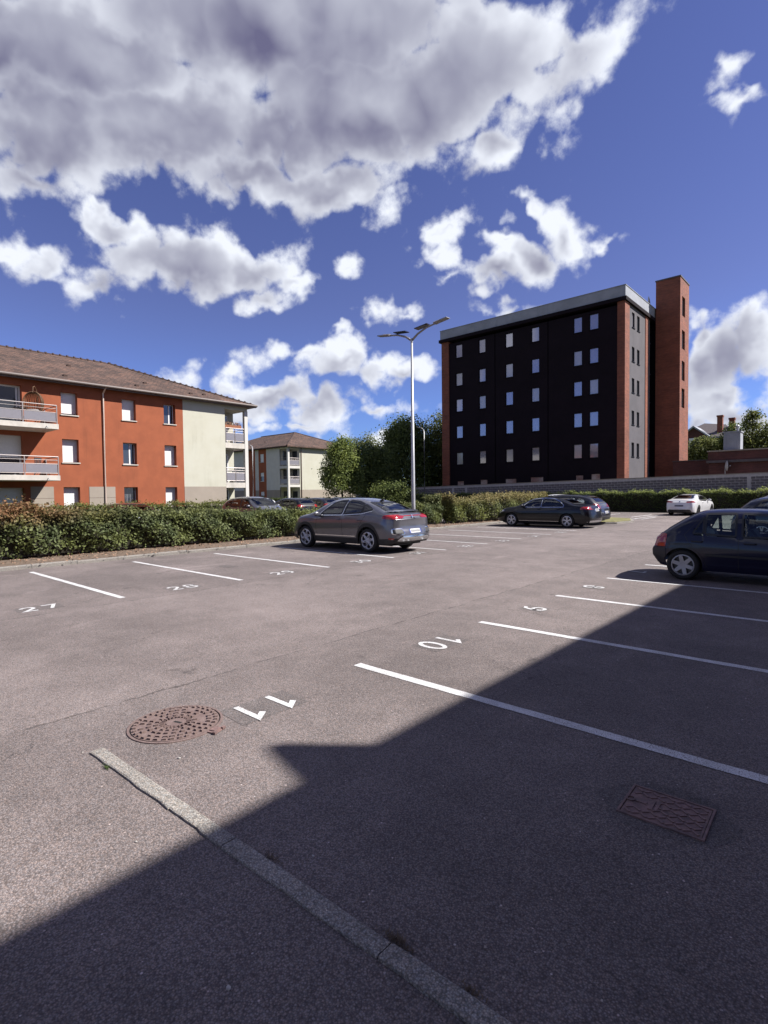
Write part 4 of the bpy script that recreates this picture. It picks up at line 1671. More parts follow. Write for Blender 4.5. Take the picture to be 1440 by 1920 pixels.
# ------------------------------------------------------------------ hedges
def hedge(name, label, p0, p1, thick, hfun, mat, dens, leaf, seed, shoots=0.25, gaps=False, zbase=0.1):
    """clipped hedge between two plan points; leaves all through an outer shell, dark twigs inside"""
    rng = np.random.default_rng(seed)
    p0, p1 = np.array(p0, float), np.array(p1, float)
    L = np.linalg.norm(p1 - p0)
    d = (p1 - p0) / L
    nrm = np.array([-d[1], d[0]])
    root = empty(name, (float((p0 + p1)[0] / 2), float((p0 + p1)[1] / 2), 0), 0, label, 'hedge')
    off = np.array([(p0 + p1)[0] / 2, (p0 + p1)[1] / 2, 0.0])
    n = int(dens * L)
    t = rng.uniform(0, L, n)
    hh = np.array([hfun(q) for q in np.linspace(0, L, 200)])
    H = np.interp(t, np.linspace(0, L, 200), hh)
    ph = rng.uniform(0, 6.28, 4)
    lump = 0.10 * np.sin(t * 2.3 + ph[0]) + 0.07 * np.sin(t * 5.1 + ph[1]) + .04 * np.sin(t * 11 + ph[2])
    H = H * (1 + lump * .5)
    side = rng.uniform(0, 1, n)
    s = np.zeros(n)
    z = np.zeros(n)
    out = np.zeros((n, 3))
    ins = np.abs(rng.normal(0, 0.085, n))
    front = side < .40
    back = (side >= .40) & (side < .55)
    top = side >= .55
    zz = rng.uniform(0, 1, n) ** 0.8
    # bulging face: narrower at the foot
    bulge = lambda q: thick / 2 * (0.80 + 0.20 * np.sin(np.clip(q, 0, 1) * 2.4)) + 0.09 * np.sin(t * 3.7 + q * 5 + ph[3])
    for msk, sg in ((front, -1.0), (back, 1.0)):
        s[msk] = sg * (bulge(zz)[msk] - ins[msk])
        z[msk] = zbase + 0.06 + zz[msk] * (H[msk] - 0.06 - zbase)
        out[msk] = [-sg * -1 * nrm[0], 0, 0.1]
        out[msk, :2] = sg * nrm
    s[top] = rng.uniform(-1, 1, top.sum()) * thick / 2 * .98
    sh = rng.exponential(1.0, top.sum()) * 0.05
    tall = rng.uniform(0, 1, top.sum()) < shoots
    clus = (np.sin(t[top] * 9.0 + s[top] * 7) + np.sin(t[top] * 23.0 - s[top] * 13) > 0.7)
    sh = np.where(tall & clus, rng.uniform(0, .26, top.sum()), sh * .8)
    z[top] = H[top] - ins[top] * 1.1 + sh
    out[top] = [0, 0, 1]
    ends = rng.uniform(0, 1, n) < 2.2 / L
    t = np.where(ends, np.where(rng.uniform(0, 1, n) < .5, np.abs(rng.normal(0, .15, n)), L - np.abs(rng.normal(0, .15, n))), t)
    s = np.where(ends, rng.uniform(-1, 1, n) * thick * .45, s)
    pts = np.zeros((n, 3))
    pts[:, 0] = p0[0] + d[0] * t + nrm[0] * s
    pts[:, 1] = p0[1] + d[1] * t + nrm[1] * s
    pts[:, 2] = z
    if gaps:
        low = (z < zbase + .16) & (rng.uniform(0, 1, n) < .5 + .6 * np.sin(t * 2.1) * np.sin(t * 5.3))
        pts = pts[~low]
        out = out[~low]
    V, F = leaves(rng, pts - off, leaf, outward=out, up=.15)
    link('foliage', np_mesh('foliage', V, F, mat), root)
    tag(root.children[0], kind='stuff')
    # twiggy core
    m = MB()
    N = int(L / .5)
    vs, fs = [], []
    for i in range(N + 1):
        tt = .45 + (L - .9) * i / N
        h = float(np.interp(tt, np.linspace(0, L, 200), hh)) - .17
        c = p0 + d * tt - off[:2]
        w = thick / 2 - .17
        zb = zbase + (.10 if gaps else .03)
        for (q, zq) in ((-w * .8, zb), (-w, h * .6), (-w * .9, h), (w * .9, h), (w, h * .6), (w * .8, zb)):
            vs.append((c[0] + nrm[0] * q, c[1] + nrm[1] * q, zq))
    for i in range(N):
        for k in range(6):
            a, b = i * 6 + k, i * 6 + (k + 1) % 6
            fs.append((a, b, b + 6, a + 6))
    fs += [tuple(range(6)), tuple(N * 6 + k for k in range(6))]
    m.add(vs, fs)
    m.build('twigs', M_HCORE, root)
    if gaps:
        m = MB()
        rr = random.Random(seed)
        for i in range(int(L / .35)):
            tt = i * .35 + rr.uniform(0, .2)
            c = p0 + d * tt - off[:2] + nrm * rr.uniform(-.3, .3)
            m.tube([(c[0], c[1], zbase - .05), (c[0] + rr.uniform(-.1, .1), c[1] + rr.uniform(-.1, .1), zbase + .5)], [.018, .012], 5)
        tag(m.build('stems', M_BARK, root), kind='stuff')
    return root


LM_RED = leaf_mat('hedge_leaves_red_tips', (0.030, 0.042, 0.018), (0.165, 0.200, 0.090), tips=((0.25, 0.135, 0.070), 0.95, 1.36, -4.0, -0.5))
LM_HEDGE = leaf_mat('hedge_leaves', (0.045, 0.065, 0.022), (0.13, 0.165, 0.050), tips=((0.20, 0.19, 0.06), 0.95, 1.5, 6.0, 9.0))
LM_DARK = leaf_mat('dark_hedge_leaves_lit_top', (0.026, 0.040, 0.014), (0.075, 0.100, 0.032), tips=((0.28, 0.32, 0.10), 1.33, 1.6, 90, 100))  # paler colour above the upper edge paints the sun on the hedge top


def h1(t):   # along Y from -7
    y = -7 + t
    return float(np.interp(y, [-7, 3, 5, 6.3, 9.7, 12.5, 16, 21], [1.50, 1.43, 1.34, 1.22, 1.10, 1.02, 1.0, 1.05]))


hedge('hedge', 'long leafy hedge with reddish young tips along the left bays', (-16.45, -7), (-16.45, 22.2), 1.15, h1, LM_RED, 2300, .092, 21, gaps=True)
# hedge() object space is centred on its middle, so tip limits above are relative to y = 7.6
hedge('hedge', 'shaggy overgrown hedge beside the black sedan at the lane end', (-16.2, 22.75), (-15.3, 31.6), 1.35,
      lambda t: 1.15 + .32 * min(1, t / 4.5), leaf_mat('shaggy_leaves', (0.050, 0.066, 0.026), (0.19, 0.22, 0.085), tips=((0.27, 0.22, 0.10), 0.9, 1.5, 60, 70)), 2000, .10, 22, shoots=.55, gaps=True)
hedge('hedge', 'low hedge between the rear car park and terracotta block', (-30.4, 2), (-30.4, 20.5), 1.0, lambda t: 1.22, LM_HEDGE, 1100, .09, 23, zbase=0)
hedge('hedge', 'dark clipped hedge with painted sunlit top before the block wall', (-42, 45.2), (4.5, 45.2), 1.2,
      lambda t: 1.42 + .0035 * t, LM_DARK, 1250, .10, 24, shoots=.5, zbase=0)
hedge('hedge', 'low dark hedge in front of the small apartment block and trees', (-52, 38.5), (-44.0, 44.0), 1.3, lambda t: 1.15, LM_DARK, 800, .12, 25, zbase=0)


# ------------------------------------------------------------------ trees
def tree(name, label, loc, H, rx, ry, z0, mat, nclump, seed, leaf=.2, shape='round', per=85, trunkr=.16, cat='tree', stems=1):
    rng = np.random.default_rng(seed)
    root = empty(name, loc, 0, label, cat)
    # clump centres spread through the crown, denser near its surface
    C = []
    while len(C) < nclump:
        p = rng.uniform(-1, 1, 3)
        r = np.linalg.norm(p)
        if r > 1 or (r < .55 and rng.uniform() < .75):
            continue
        q = (p[2] + 1) / 2
        if shape == 'cone':
            wdt = (1 - q) ** .62 * 1.05 + .10
            wdt *= min(1, q / .16 + .45)
            a = math.atan2(p[1], p[0])
            rr = rng.uniform(.35, 1) ** .6
            C.append((math.cos(a) * rr * wdt * rx, math.sin(a) * rr * wdt * ry, z0 + (H - z0) * q))
        else:
            C.append((p[0] * rx, p[1] * ry, z0 + (H - z0) * q))
    C = np.array(C)
    C[:, :2] += rng.normal(0, .12 * rx, (nclump, 2)) * .6
    csz = rng.uniform(.6, 1.25, nclump) * (rx * H / 2) ** .5 * .26
    pts = (C[:, None, :] + rng.normal(0, 1, (nclump, per, 3)) * csz[:, None, None] * np.array([.55, .55, .42])).reshape(-1, 3)
    ctr = np.array([0, 0, (z0 + H) / 2])
    out = pts - ctr
    out /= np.linalg.norm(out, axis=1, keepdims=True) + 1e-6
    pts[:, 2] = np.maximum(pts[:, 2], z0 * .75)
    V, F = leaves(rng, pts, leaf * 1.15, outward=out * .6, up=.4)
    o = link('crown', np_mesh('crown', V, F, mat), root)
    m = MB()
    rr = random.Random(seed)
    for sidx in range(stems):
        ox = (sidx - (stems - 1) / 2) * .5
        top = (ox * 1.5, 0, z0 + (H - z0) * .6)
        m.tube([(ox, 0, -.05), (ox, .03, z0 * .6), (ox * 1.2, 0, z0 + (H - z0) * .25), top], [trunkr, trunkr * .8, trunkr * .6, trunkr * .2], 8)
        for k in range(9):
            c = C[rr.randrange(nclump)]
            h0 = z0 * .9 + (c[2] - z0) * .45
            h0 = max(h0, z0 * .8)
            m.tube([(ox, 0, h0), ((c[0] + ox) * .5, c[1] * .5, (h0 + c[2]) / 2 + .1), tuple(c)], [trunkr * .4, trunkr * .25, trunkr * .08], 5)
    m.build('trunk', M_BARK, root)
    return root


LT1 = leaf_mat('tree_leaves_mid', (0.060, 0.085, 0.030), (0.20, 0.25, 0.080))
LT2 = leaf_mat('tree_leaves_dark', (0.030, 0.050, 0.020), (0.155, 0.195, 0.065))
LT3 = leaf_mat('tree_leaves_olive', (0.050, 0.066, 0.026), (0.19, 0.215, 0.080))
def at(px, py_h, D):
    """point on the ground at bearing px (metres away D)"""
    k = (px - 720.0) / 1017.0
    return ((0.7458327 * k - 0.6659773) * D, (0.6660304 * k + 0.7451627) * D, 0)


tree('tree', 'bright green cone-shaped tree in front of the small apartment block', (-39.9, 38.3, 0), 7.2, 1.95, 1.95, 1.6, LT1, 240, 31, .17, 'cone', 90)
tree('tree', 'dark spreading tree right of the cone-shaped one, on the lawn', (-40.9, 43.2, 0), 7.0, 2.7, 2.6, 1.2, LT2, 210, 32, .19, 'round', 85, stems=2)
tree('tree', 'tallest dark pointed tree behind the main lamp post', (-41.2, 50.2, 0), 10.9, 3.7, 3.6, 1.0, LT2, 330, 33, .22, 'cone', 95, trunkr=.22)
tree('tree', 'dense olive tree against the left side of the black block', (-39.0, 55.0, 0), 11.4, 3.1, 3.1, 1.0, LT3, 290, 34, .22, 'round', 90, trunkr=.22)
tree('tree', 'slim pale treetop between the apartment block and pointed tree', (-47.5, 53.5, 0), 8.2, 2.0, 2.0, 1.0, LT1, 120, 38, .2, 'cone', 80)
tree('tree', 'small round treetop showing just above the far brown roof', (-64.0, 66.5, 0), 11.7, 3.0, 2.5, 4.0, LT3, 90, 39, .25, 'round', 70)
tree('shrub', 'broad dark shrub at the lawn edge under the tall tree', (-32.2, 37.4, 0), 2.7, 2.6, 1.5, .2, LT2, 120, 35, .14, 'round', 85, trunkr=.06, cat='shrub')
tree('tree', 'leafy tree in front of the brick house gable', (-16.2, 80.0, 0), 8.3, 2.6, 2.0, 3.0, LT3, 120, 36, .24, 'round', 80)
tree('tree', 'wide tree with ragged top behind the grey chimney at right', (-8.6, 80.0, 0), 9.6, 3.4, 3.0, 2.0, LT3, 240, 37, .26, 'round', 80, trunkr=.25)
tree('tree', 'sparse leafy tree sprig sticking up beyond the grey chimney', (-10.5, 78.0, 0), 11.0, .8, .8, 8.6, LT3, 22, 40, .22, 'round', 60, trunkr=.10)
tree('tree', 'tree at the right picture edge above the annexe roof', (-6.2, 76.0, 0), 10.4, 1.6, 1.5, 3.0, LT3, 110, 42, .24, 'round', 70, trunkr=.12)
tree('tree', 'dark treetop between the house chimneys and the flue', (-12.6, 79.0, 0), 9.7, 1.3, 1.2, 5.0, LT2, 60, 41, .24, 'round', 60, trunkr=.12)

# lawn bank by the trees
bank = MB()
bank.add([(-58, 40.2, 0.0), (-30, 41, 0.0), (-33.5, 47, .35), (-35, 60, 1.0), (-57, 60, 1.0)], [(0, 1, 2, 3, 4)])
tag(bank.build('lawn_bank', M_GRASS), kind='structure')
# kerbed planted island at the lane end
isl = empty('island', (0, 0, 0))
tag(isl, kind='structure')
poly = [(-9.45, 28.2), (-9.25, 30.2), (-10.0, 32.4), (-11.6, 33.3), (-14.9, 33.3), (-14.9, 26.6), (-10.2, 27.4)]
m = MB()
m.prism(poly, 'z', -.05, .09)
m.build('island_kerb', M_CONC, isl)
c = np.mean(poly, 0)
m = MB()
m.prism([tuple(c + (np.array(p) - c) * .93) for p in poly], 'z', .05, .115)
m.build('island_turf', pm('dry_turf', (.24, .20, .08), .95, color2=(.12, .13, .04), vscale=4, bump=1, bscale=40), isl)


# ------------------------------------------------------------------ lamp posts
def double_lamp():
    root = empty('street_lamp', (-15.7, 19.61, 0), 0, 'tall twin-arm street lamp with solar panels behind the grey coupe SUV', 'street lamp')
    m = MB()
    m.tube([(0, 0, 0), (0, 0, 1.2), (0, 0, 8.62)], [.095, .09, .05], 14)
    m.build('pole', M_STEEL, root, smooth=True)
    m = MB()
    m.box(-.17, .17, -.17, .17, 0, .03)
    m.build('base_plate', M_STEEL, root)
    m = MB()
    m.tube([(0, 0, 8.55), (0, 0, 8.75)], [.055, .075], 12)
    m.build('collar', M_STEEL, root)
    for s in (-1, 1):
        m = MB()
        m.tube([(0, 0, 8.66), (s * .35, 0, 8.90), (s * .85, 0, 9.08), (s * 1.45, 0, 9.17)], [.055, .048, .042, .035], 10)
        arm = m.build('arm', M_STEELD, root, smooth=True)
        m = MB()
        a = s * R(13)
        m.box(-.36, .36, -.16, .16, -.018, .018)
        pnl = m.build('solar_panel', M_SOLAR, root, loc=(s * .62, 0, 9.16))
        pnl.rotation_euler = (0, -s * R(-14) if False else s * R(-6), 0)
        m = MB()
        m.prism([(-.10, -.03), (.10, -.03), (.13, .02), (.08, .06), (-.08, .06), (-.13, .02)], 'x', -.12, .24)
        m.add([(.24, -.13, -.02), (.24, .13, -.02), (.62, .14, -.015), (.62, -.14, -.015), (.24, -.12, .04), (.24, .12, .04), (.60, .13, .02), (.60, -.13, .02)],
              [(0, 1, 2, 3), (4, 7, 6, 5), (0, 4, 5, 1), (1, 5, 6, 2), (2, 6, 7, 3), (3, 7, 4, 0)])
        hd = m.build('lamp_head', M_STEELD, root, loc=(s * 1.42, 0, 9.17))
        hd.rotation_euler = (0, R(-8) * 1, 0 if s > 0 else R(180))


double_lamp()


def single_lamp(loc, H, rz, label, L=1.0):
    root = empty('street_lamp', loc, rz, label, 'street lamp')
    m = MB()
    m.tube([(0, 0, 0), (0, 0, H - .3), (.06, 0, H - .08)], [.085, .06, .045], 10)
    m.build('pole', M_STEEL, root, smooth=True)
    m = MB()
    m.tube([(.05, 0, H - .12), (.25, 0, H + .05), (L * .7, 0, H + .16)], .035, 8)
    m.build('arm', M_STEELD, root, smooth=True)
    m = MB()
    m.prism([(-.11, -.03), (.11, -.03), (.09, .05), (-.09, .05)], 'x', L * .65, L * .65 + .55)
    m.build('lamp_head', M_STEELD, root)


single_lamp((-30.6, 39.9, 0), 7.6, R(215), 'slim distant street lamp beside the tall dark tree')
single_lamp((-45.2, 31.3, 0), 6.55, R(215), 'slim lamp post with short arm before the small apartment block', .8)


# ------------------------------------------------------------------ cars
M_TYRE = pm('tyre_rubber', (0.018, 0.018, 0.019), 0.85)
M_RIM = pm('alloy', (0.62, 0.62, 0.64), 0.35, metal=0.55)
M_RIMD = pm('alloy_dark', (0.02, 0.02, 0.022), 0.4)
M_PLAST = pm('black_plastic', (0.022, 0.022, 0.024), 0.6)
M_SEAL = pm('window_seal', (0.008, 0.008, 0.009), 0.45)
M_CHROME = pm('chrome', (0.65, 0.66, 0.68), 0.15, metal=1.0)
M_TAIL = pm('tail_lamp_red', (0.33, 0.012, 0.010), 0.12, coat=1.0)
M_HEADL = pm('headlamp', (0.62, 0.64, 0.66), 0.08, metal=0.5, coat=1.0)
M_PLATE = pm('plate_white', (0.72, 0.72, 0.72), 0.4)
M_PLATEB = pm('plate_blue', (0.02, 0.05, 0.30), 0.4)
M_SEAT = pm('seat_fabric', (0.05, 0.05, 0.055), 0.9)
M_CABIN = pm('cabin_plastic', (0.03, 0.03, 0.032), 0.8)
G_CLEAR = glass_mat('car_glass_clear', (0.62, 0.72, 0.70), 0.02)
G_TINT = glass_mat('car_glass_tinted', (0.42, 0.45, 0.46), 0.05)
G_DARK = glass_mat('car_glass_privacy', (0.12, 0.12, 0.13), 0.07)


def paint(name, col, metal=0.35, rough=0.32, coat=1.0):
    return pm(name, col, rough, metal=metal, coat=coat, spec=0.5 if coat > .9 else 0.25)


def chaikin(pts, n=2):
    pts = [np.array(p, float) for p in pts]
    for _ in range(n):
        q = [pts[0]]
        for a, b in zip(pts[:-1], pts[1:]):
            q += [a * .75 + b * .25, a * .25 + b * .75]
        q.append(pts[-1])
        pts = q
    return np.array(pts)


def rounded(poly, r=0.05, k=4):
    out = []
    n = len(poly)
    for i in range(n):
        p, a, b = np.array(poly[i], float), np.array(poly[i - 1], float), np.array(poly[(i + 1) % n], float)
        da, db = a - p, b - p
        la, lb = np.linalg.norm(da), np.linalg.norm(db)
        rr = min(r, la * .4, lb * .4)
        s, e = p + da / la * rr, p + db / lb * rr
        for t in np.linspace(0, 1, k):
            out.append((1 - t) ** 2 * s + 2 * t * (1 - t) * p + t * t * e)
    return np.array(out)


def inpoly(pts, poly):
    x, y = pts[:, 0], pts[:, 1]
    c = np.zeros(len(pts), bool)
    n = len(poly)
    for i in range(n):
        x0, y0 = poly[i]
        x1, y1 = poly[i - 1]
        with np.errstate(divide='ignore', invalid='ignore'):
            cond = ((y0 > y) != (y1 > y)) & (x < (x1 - x0) * (y - y0) / (y1 - y0 + 1e-12) + x0)
        c ^= cond
    return c


class Car:
    def __init__(self, name, label, S, body_mat, loc, heading, group=None, clad=None):
        self.S = S
        self.root = empty(name, loc, heading, label, 'car', group)
        self.bm_mat = body_mat
        self.clad = clad or body_mat
        self.cuts = []
        self.shell()

    def section(self, x):
        S = self.S
        W, xF, xR = S['W'], S['xF'], S['xR']
        cf = S.get('cf', .24) * max(0, 1 - (xF - x) / .62) ** 2.0
        cr = S.get('cr', .16) * max(0, 1 - (x - xR) / .5) ** 2.2
        w = W * (1 - cf - cr)
        zt = float(np.interp(x, self.top[:, 0], self.top[:, 1]))
        zb = min(float(np.interp(x, self.belt[:, 0], self.belt[:, 1])), zt - .012)
        zl = S['sill'] + .07 * max(0, 1 - (xF - x) / .7) + .06 * max(0, 1 - (x - xR) / .6)
        for xc in (S['xf'], S['xr']):
            if abs(x - xc) <= S['ra']:
                zl = max(zl, S['wr'] + math.sqrt(max(0, S['ra'] ** 2 - (x - xc) ** 2)))
        zl = min(zl, zb - .1)
        z0 = S['sill']
        zs = [zl, zl + .035, zl + .075] + list(np.linspace(zl + .075, zb, 9)[1:])
        pts = []
        for z in zs:
            s = (z - z0) / max(.05, zb - z0)
            k = 1 - .075 * max(0, 1 - s / .55) ** 2 if s < .55 else 1 - .05 * ((s - .55) / .45) ** 2
            # a crease along the flank
            k += .006 * math.exp(-((s - .80) / .06) ** 2) - .010 * math.exp(-((s - .30) / .14) ** 2)
            pts.append((w * k, z))
        yb = pts[-1][0]
        hg = zt - zb
        nn = 2.6 + 2.2 * min(1, max(0, (hg - .05) / .3))
        lean = S.get('lean', .24)
        M2 = S.get('m2', 13)
        for i in range(1, M2 + 1):
            th = math.pi / 2 * i / M2
            cy = max(0, math.cos(th)) ** (2 / nn)
            sz = math.sin(th) ** (2 / nn)
            z = zb + hg * sz
            env = 1 - lean * (z - zb) / .5
            pts.append((yb * env * cy if i < M2 else 0.0, z))
        return pts

    def shell(self):
        S = self.S
        self.top = chaikin(S['top'], 3)
        self.belt = chaikin(S['belt'], 2)
        xF, xR = S['xF'], S['xR']
        xs = set(np.round(np.arange(xR, xF, S.get('dx', .05)), 4)) | {xF}
        for xc in (S['xf'], S['xr']):
            for a in np.linspace(0, math.pi, 25):
                xs.add(round(xc + S['ra'] * math.cos(a), 4))
            xs.add(round(xc + S['ra'] + .004, 4))
            xs.add(round(xc - S['ra'] - .004, 4))
        xs = sorted(xs)
        ff = S.get('front', [(.15, -.10), (.40, 0), (.60, -.02), (.80, -.14), (1.0, -.3)])
        fr = S.get('rear', [(.15, .10), (.40, .0), (.62, .02), (.75, .05), (1.0, .08), (1.2, .12)])
        fz, fx = [p[0] for p in ff], [p[1] for p in ff]
        rz, rx = [p[0] for p in fr], [p[1] for p in fr]

        def warp(x, y, z):
            k = max(0, 1 - (xF - x) / .5) ** 1.4
            x2 = x + k * float(np.interp(z, fz, fx))
            k = max(0, 1 - (x - xR) / .5) ** 1.4
            x2 += k * float(np.interp(z, rz, rx))
            return (x2, y, z)
        secs = [self.section(x) for x in xs]
        n = len(secs[0])
        mb = MB()
        vs = []
        for x, sec in zip(xs, secs):
            for (y, z) in sec:
                vs.append(warp(x, y, z))
            for (y, z) in sec[-2::-1]:
                vs.append(warp(x, -y, z))
        K = 2 * n - 1
        fs, mi = [], []
        for i in range(len(xs) - 1):
            for j in range(K - 1):
                fs.append((i * K + j, (i + 1) * K + j, (i + 1) * K + j + 1, i * K + j + 1))
                jj = min(j, K - 2 - j)
                mi.append(1 if jj < S.get('cladrows', 1) else 0)
        # caps with a gentle bow
        for i, sg in ((0, -1), (len(xs) - 1, 1)):
            NC = 8
            grid = []
            for j in range(n):
                row = []
                yl = secs[i][j][0]
                z = secs[i][j][1]
                for k in range(NC + 1):
                    if k == 0:
                        row.append(i * K + j)
                    elif k == NC:
                        row.append(i * K + (K - 1 - j))
                    else:
                        y = yl * (1 - 2 * k / NC)
                        p = warp(xs[i], y, z)
                        bow = S.get('bow', .10) * (1 - (1 - 2 * k / NC) ** 2)
                        vs.append((p[0] + sg * bow, p[1], p[2]))
                        row.append(len(vs) - 1)
                grid.append(row)
            for j in range(n - 2):
                for k in range(NC):
                    fs.append((grid[j][k], grid[j][k + 1], grid[j + 1][k + 1], grid[j + 1][k]))
                    mi.append(1 if j < S.get('cladrows', 1) else 0)
            j = n - 2
            for k in range(NC):
                fs.append((grid[j][k], grid[j][k + 1], grid[n - 1][0]))
                mi.append(0)
        me = bpy.data.meshes.new('body')
        me.from_pydata(vs, [], fs)
        me.materials.append(self.bm_mat)
        me.materials.append(self.clad)
        me.polygons.foreach_set('material_index', mi)
        bm = bmesh.new()
        bm.from_mesh(me)
        bmesh.ops.remove_doubles(bm, verts=bm.verts, dist=.0004)
        bmesh.ops.recalc_face_normals(bm, faces=bm.faces)
        self.bvh = BVHTree.FromBMesh(bm)
        self.bmesh = bm
        self.me = me

    def hit(self, u, v, ax):
        if ax == 'L':
            o, d = Vector((u, 3, v)), Vector((0, -1, 0))
        elif ax == 'Rr':
            o, d = Vector((u, -3, v)), Vector((0, 1, 0))
        elif ax == 'B':
            o, d = Vector((-6, u, v)), Vector((1, 0, 0))
        elif ax == 'F':
            o, d = Vector((6, u, v)), Vector((-1, 0, 0))
        else:
            o, d = Vector((u, v, 4)), Vector((0, 0, -1))
        p, nn, _, _ = self.bvh.ray_cast(o, d)
        if p is None:
            return None
        if nn.dot(d) > 0:
            nn = -nn
        return p, nn

    def patch(self, name, poly, ax, mat, off=.006, nu=16, nv=8, parent=None, r=.04, thick=0.0, rnd_=True):
        poly = rounded(poly, r) if rnd_ else np.array(poly, float)
        u0, u1 = poly[:, 0].min() + 1e-4, poly[:, 0].max() - 1e-4
        vs, idx, fs = [], {}, []
        n = len(poly)
        for i, u in enumerate(np.linspace(u0, u1, nu + 1)):
            c = []
            for k in range(n):
                a, b = poly[k], poly[(k + 1) % n]
                if (a[0] - u) * (b[0] - u) <= 0 and abs(a[0] - b[0]) > 1e-9:
                    c.append(a[1] + (b[1] - a[1]) * (u - a[0]) / (b[0] - a[0]))
            if len(c) < 2:
                continue
            for j, v in enumerate(np.linspace(min(c), max(c), nv + 1)):
                h = self.hit(u, v, ax)
                if h:
                    idx[(i, j)] = len(vs)
                    vs.append(tuple(h[0] + h[1] * off))
        for i in range(nu):
            for j in range(nv):
                q = [(i, j), (i + 1, j), (i + 1, j + 1), (i, j + 1)]
                if all(k in idx for k in q):
                    fs.append(tuple(idx[k] for k in q))
        if not fs:
            return None
        mb = MB()
        mb.add(vs, fs)
        o = mb.build(name, mat, parent or self.root, smooth=True)
        return o

    def ring(self, name, poly, ax, mat, wout=.02, win=.02, off=.004, parent=None, r=.04):
        poly = rounded(poly, r)
        # densify
        dense = []
        n = len(poly)
        for i in range(n):
            a, b = poly[i], poly[(i + 1) % n]
            m = max(1, int(np.linalg.norm(b - a) / .06))
            for k in range(m):
                dense.append(a + (b - a) * k / m)
        P = np.array(dense)
        tan = np.roll(P, -1, 0) - np.roll(P, 1, 0)
        tan /= np.linalg.norm(tan, axis=1, keepdims=True) + 1e-9
        nrm = np.stack([tan[:, 1], -tan[:, 0]], 1)
        area = np.sum(P[:, 0] * np.roll(P[:, 1], -1) - np.roll(P[:, 0], -1) * P[:, 1])
        if area < 0:
            nrm = -nrm
        vs, fs = [], []
        ok = []
        for p, q in zip(P + nrm * wout, P - nrm * win):
            a, b = self.hit(p[0], p[1], ax), self.hit(q[0], q[1], ax)
            ok.append(a is not None and b is not None)
            vs.append(tuple(a[0] + a[1] * off) if a else (0, 0, 0))
            vs.append(tuple(b[0] + b[1] * off) if b else (0, 0, 0))
        n = len(P)
        for i in range(n):
            j = (i + 1) % n
            if ok[i] and ok[j]:
                va, vb = Vector(vs[2 * i]), Vector(vs[2 * j])
                if (va - vb).length < .25:
                    fs.append((2 * i, 2 * j, 2 * j + 1, 2 * i + 1))
        mb = MB()
        mb.add(vs, fs)
        return mb.build(name, mat, parent or self.root, smooth=True)

    def glass(self, poly, ax, mat, r=.05, seal=.022, trim=None, name='window', cut=True):
        o = self.patch(name, poly, ax, mat, off=.003, nu=22, nv=9, r=r)
        self.ring('seal', poly, ax, M_SEAL, wout=seal, win=self.S.get('win', .028), off=.0055, parent=o, r=r)
        if trim:
            self.ring('trim_strip', poly, ax, trim, wout=seal + .026, win=-seal * .9, off=.007, parent=o, r=r)
        if cut:
            self.cuts.append((rounded(poly, r), ax))
        return o

    def line(self, name, pts, ax, w=.005, mat=None, off=.002, parent=None):
        vs, fs = [], []
        pts = [np.array(p, float) for p in pts]
        P = []
        for a, b in zip(pts[:-1], pts[1:]):
            m = max(1, int(np.linalg.norm(b - a) / .05))
            for k in range(m):
                P.append(a + (b - a) * k / m)
        P.append(pts[-1])
        P = np.array(P)
        tan = np.gradient(P, axis=0)
        tan /= np.linalg.norm(tan, axis=1, keepdims=True) + 1e-9
        nrm = np.stack([tan[:, 1], -tan[:, 0]], 1)
        prev = None
        for p, q in zip(P + nrm * w, P - nrm * w):
            a, b = self.hit(p[0], p[1], ax), self.hit(q[0], q[1], ax)
            if a and b:
                vs += [tuple(a[0] + a[1] * off), tuple(b[0] + b[1] * off)]
                cur = len(vs) - 2
                if prev is not None:
                    fs.append((prev, cur, cur + 1, prev + 1))
                prev = cur
            else:
                prev = None
        if not fs:
            return None
        mb = MB()
        mb.add(vs, fs)
        return mb.build(name, mat or M_SEAL, parent or self.root, smooth=True)

    def finish(self, interior=True):
        bm = self.bmesh
        bm.faces.ensure_lookup_table()
        dele = set()
        cen = np.array([tuple(f.calc_center_median()) for f in bm.faces])
        nor = np.array([tuple(f.normal) for f in bm.faces])
        for poly, ax in self.cuts:
            if ax in ('L', 'Rr'):
                q = cen[:, [0, 2]]
                s = nor[:, 1] > .3 if ax == 'L' else nor[:, 1] < -.3
            else:
                q = cen[:, [1, 2]]
                s = nor[:, 0] < -.12 if ax == 'B' else nor[:, 0] > .12
            k = inpoly(q, poly) & s
            dele |= set(np.nonzero(k)[0])
        if dele:
            bmesh.ops.delete(bm, geom=[bm.faces[i] for i in dele], context='FACES')
        bm.to_mesh(self.me)
        bm.free()
        self.me.polygons.foreach_set('use_smooth', [True] * len(self.me.polygons))
        body = link('body', self.me, self.root)
        S = self.S
        W = S['W']
        zb = float(np.interp(0, self.belt[:, 0], self.belt[:, 1]))
        m = MB()
        m.box(S['xR'] + .25, S['xF'] - .3, -W + .26, W - .26, S['sill'] - .02, S['wr'] + .25)
        m.box(S['xr'] + S['ra'] + .02, S['xf'] - S['ra'] - .02, -W + .1, W - .1, S['sill'] - .01, S['sill'] + .06)
        m.box(S['xR'] + .25, S['xr'] + S['ra'], -W + .27, W - .27, S['sill'], zb - .22)
        m.box(S['xf'] - S['ra'], S['xF'] - .35, -W + .27, W - .27, S['sill'], zb - .25)
        m.build('underbody', M_SEAL, self.root)
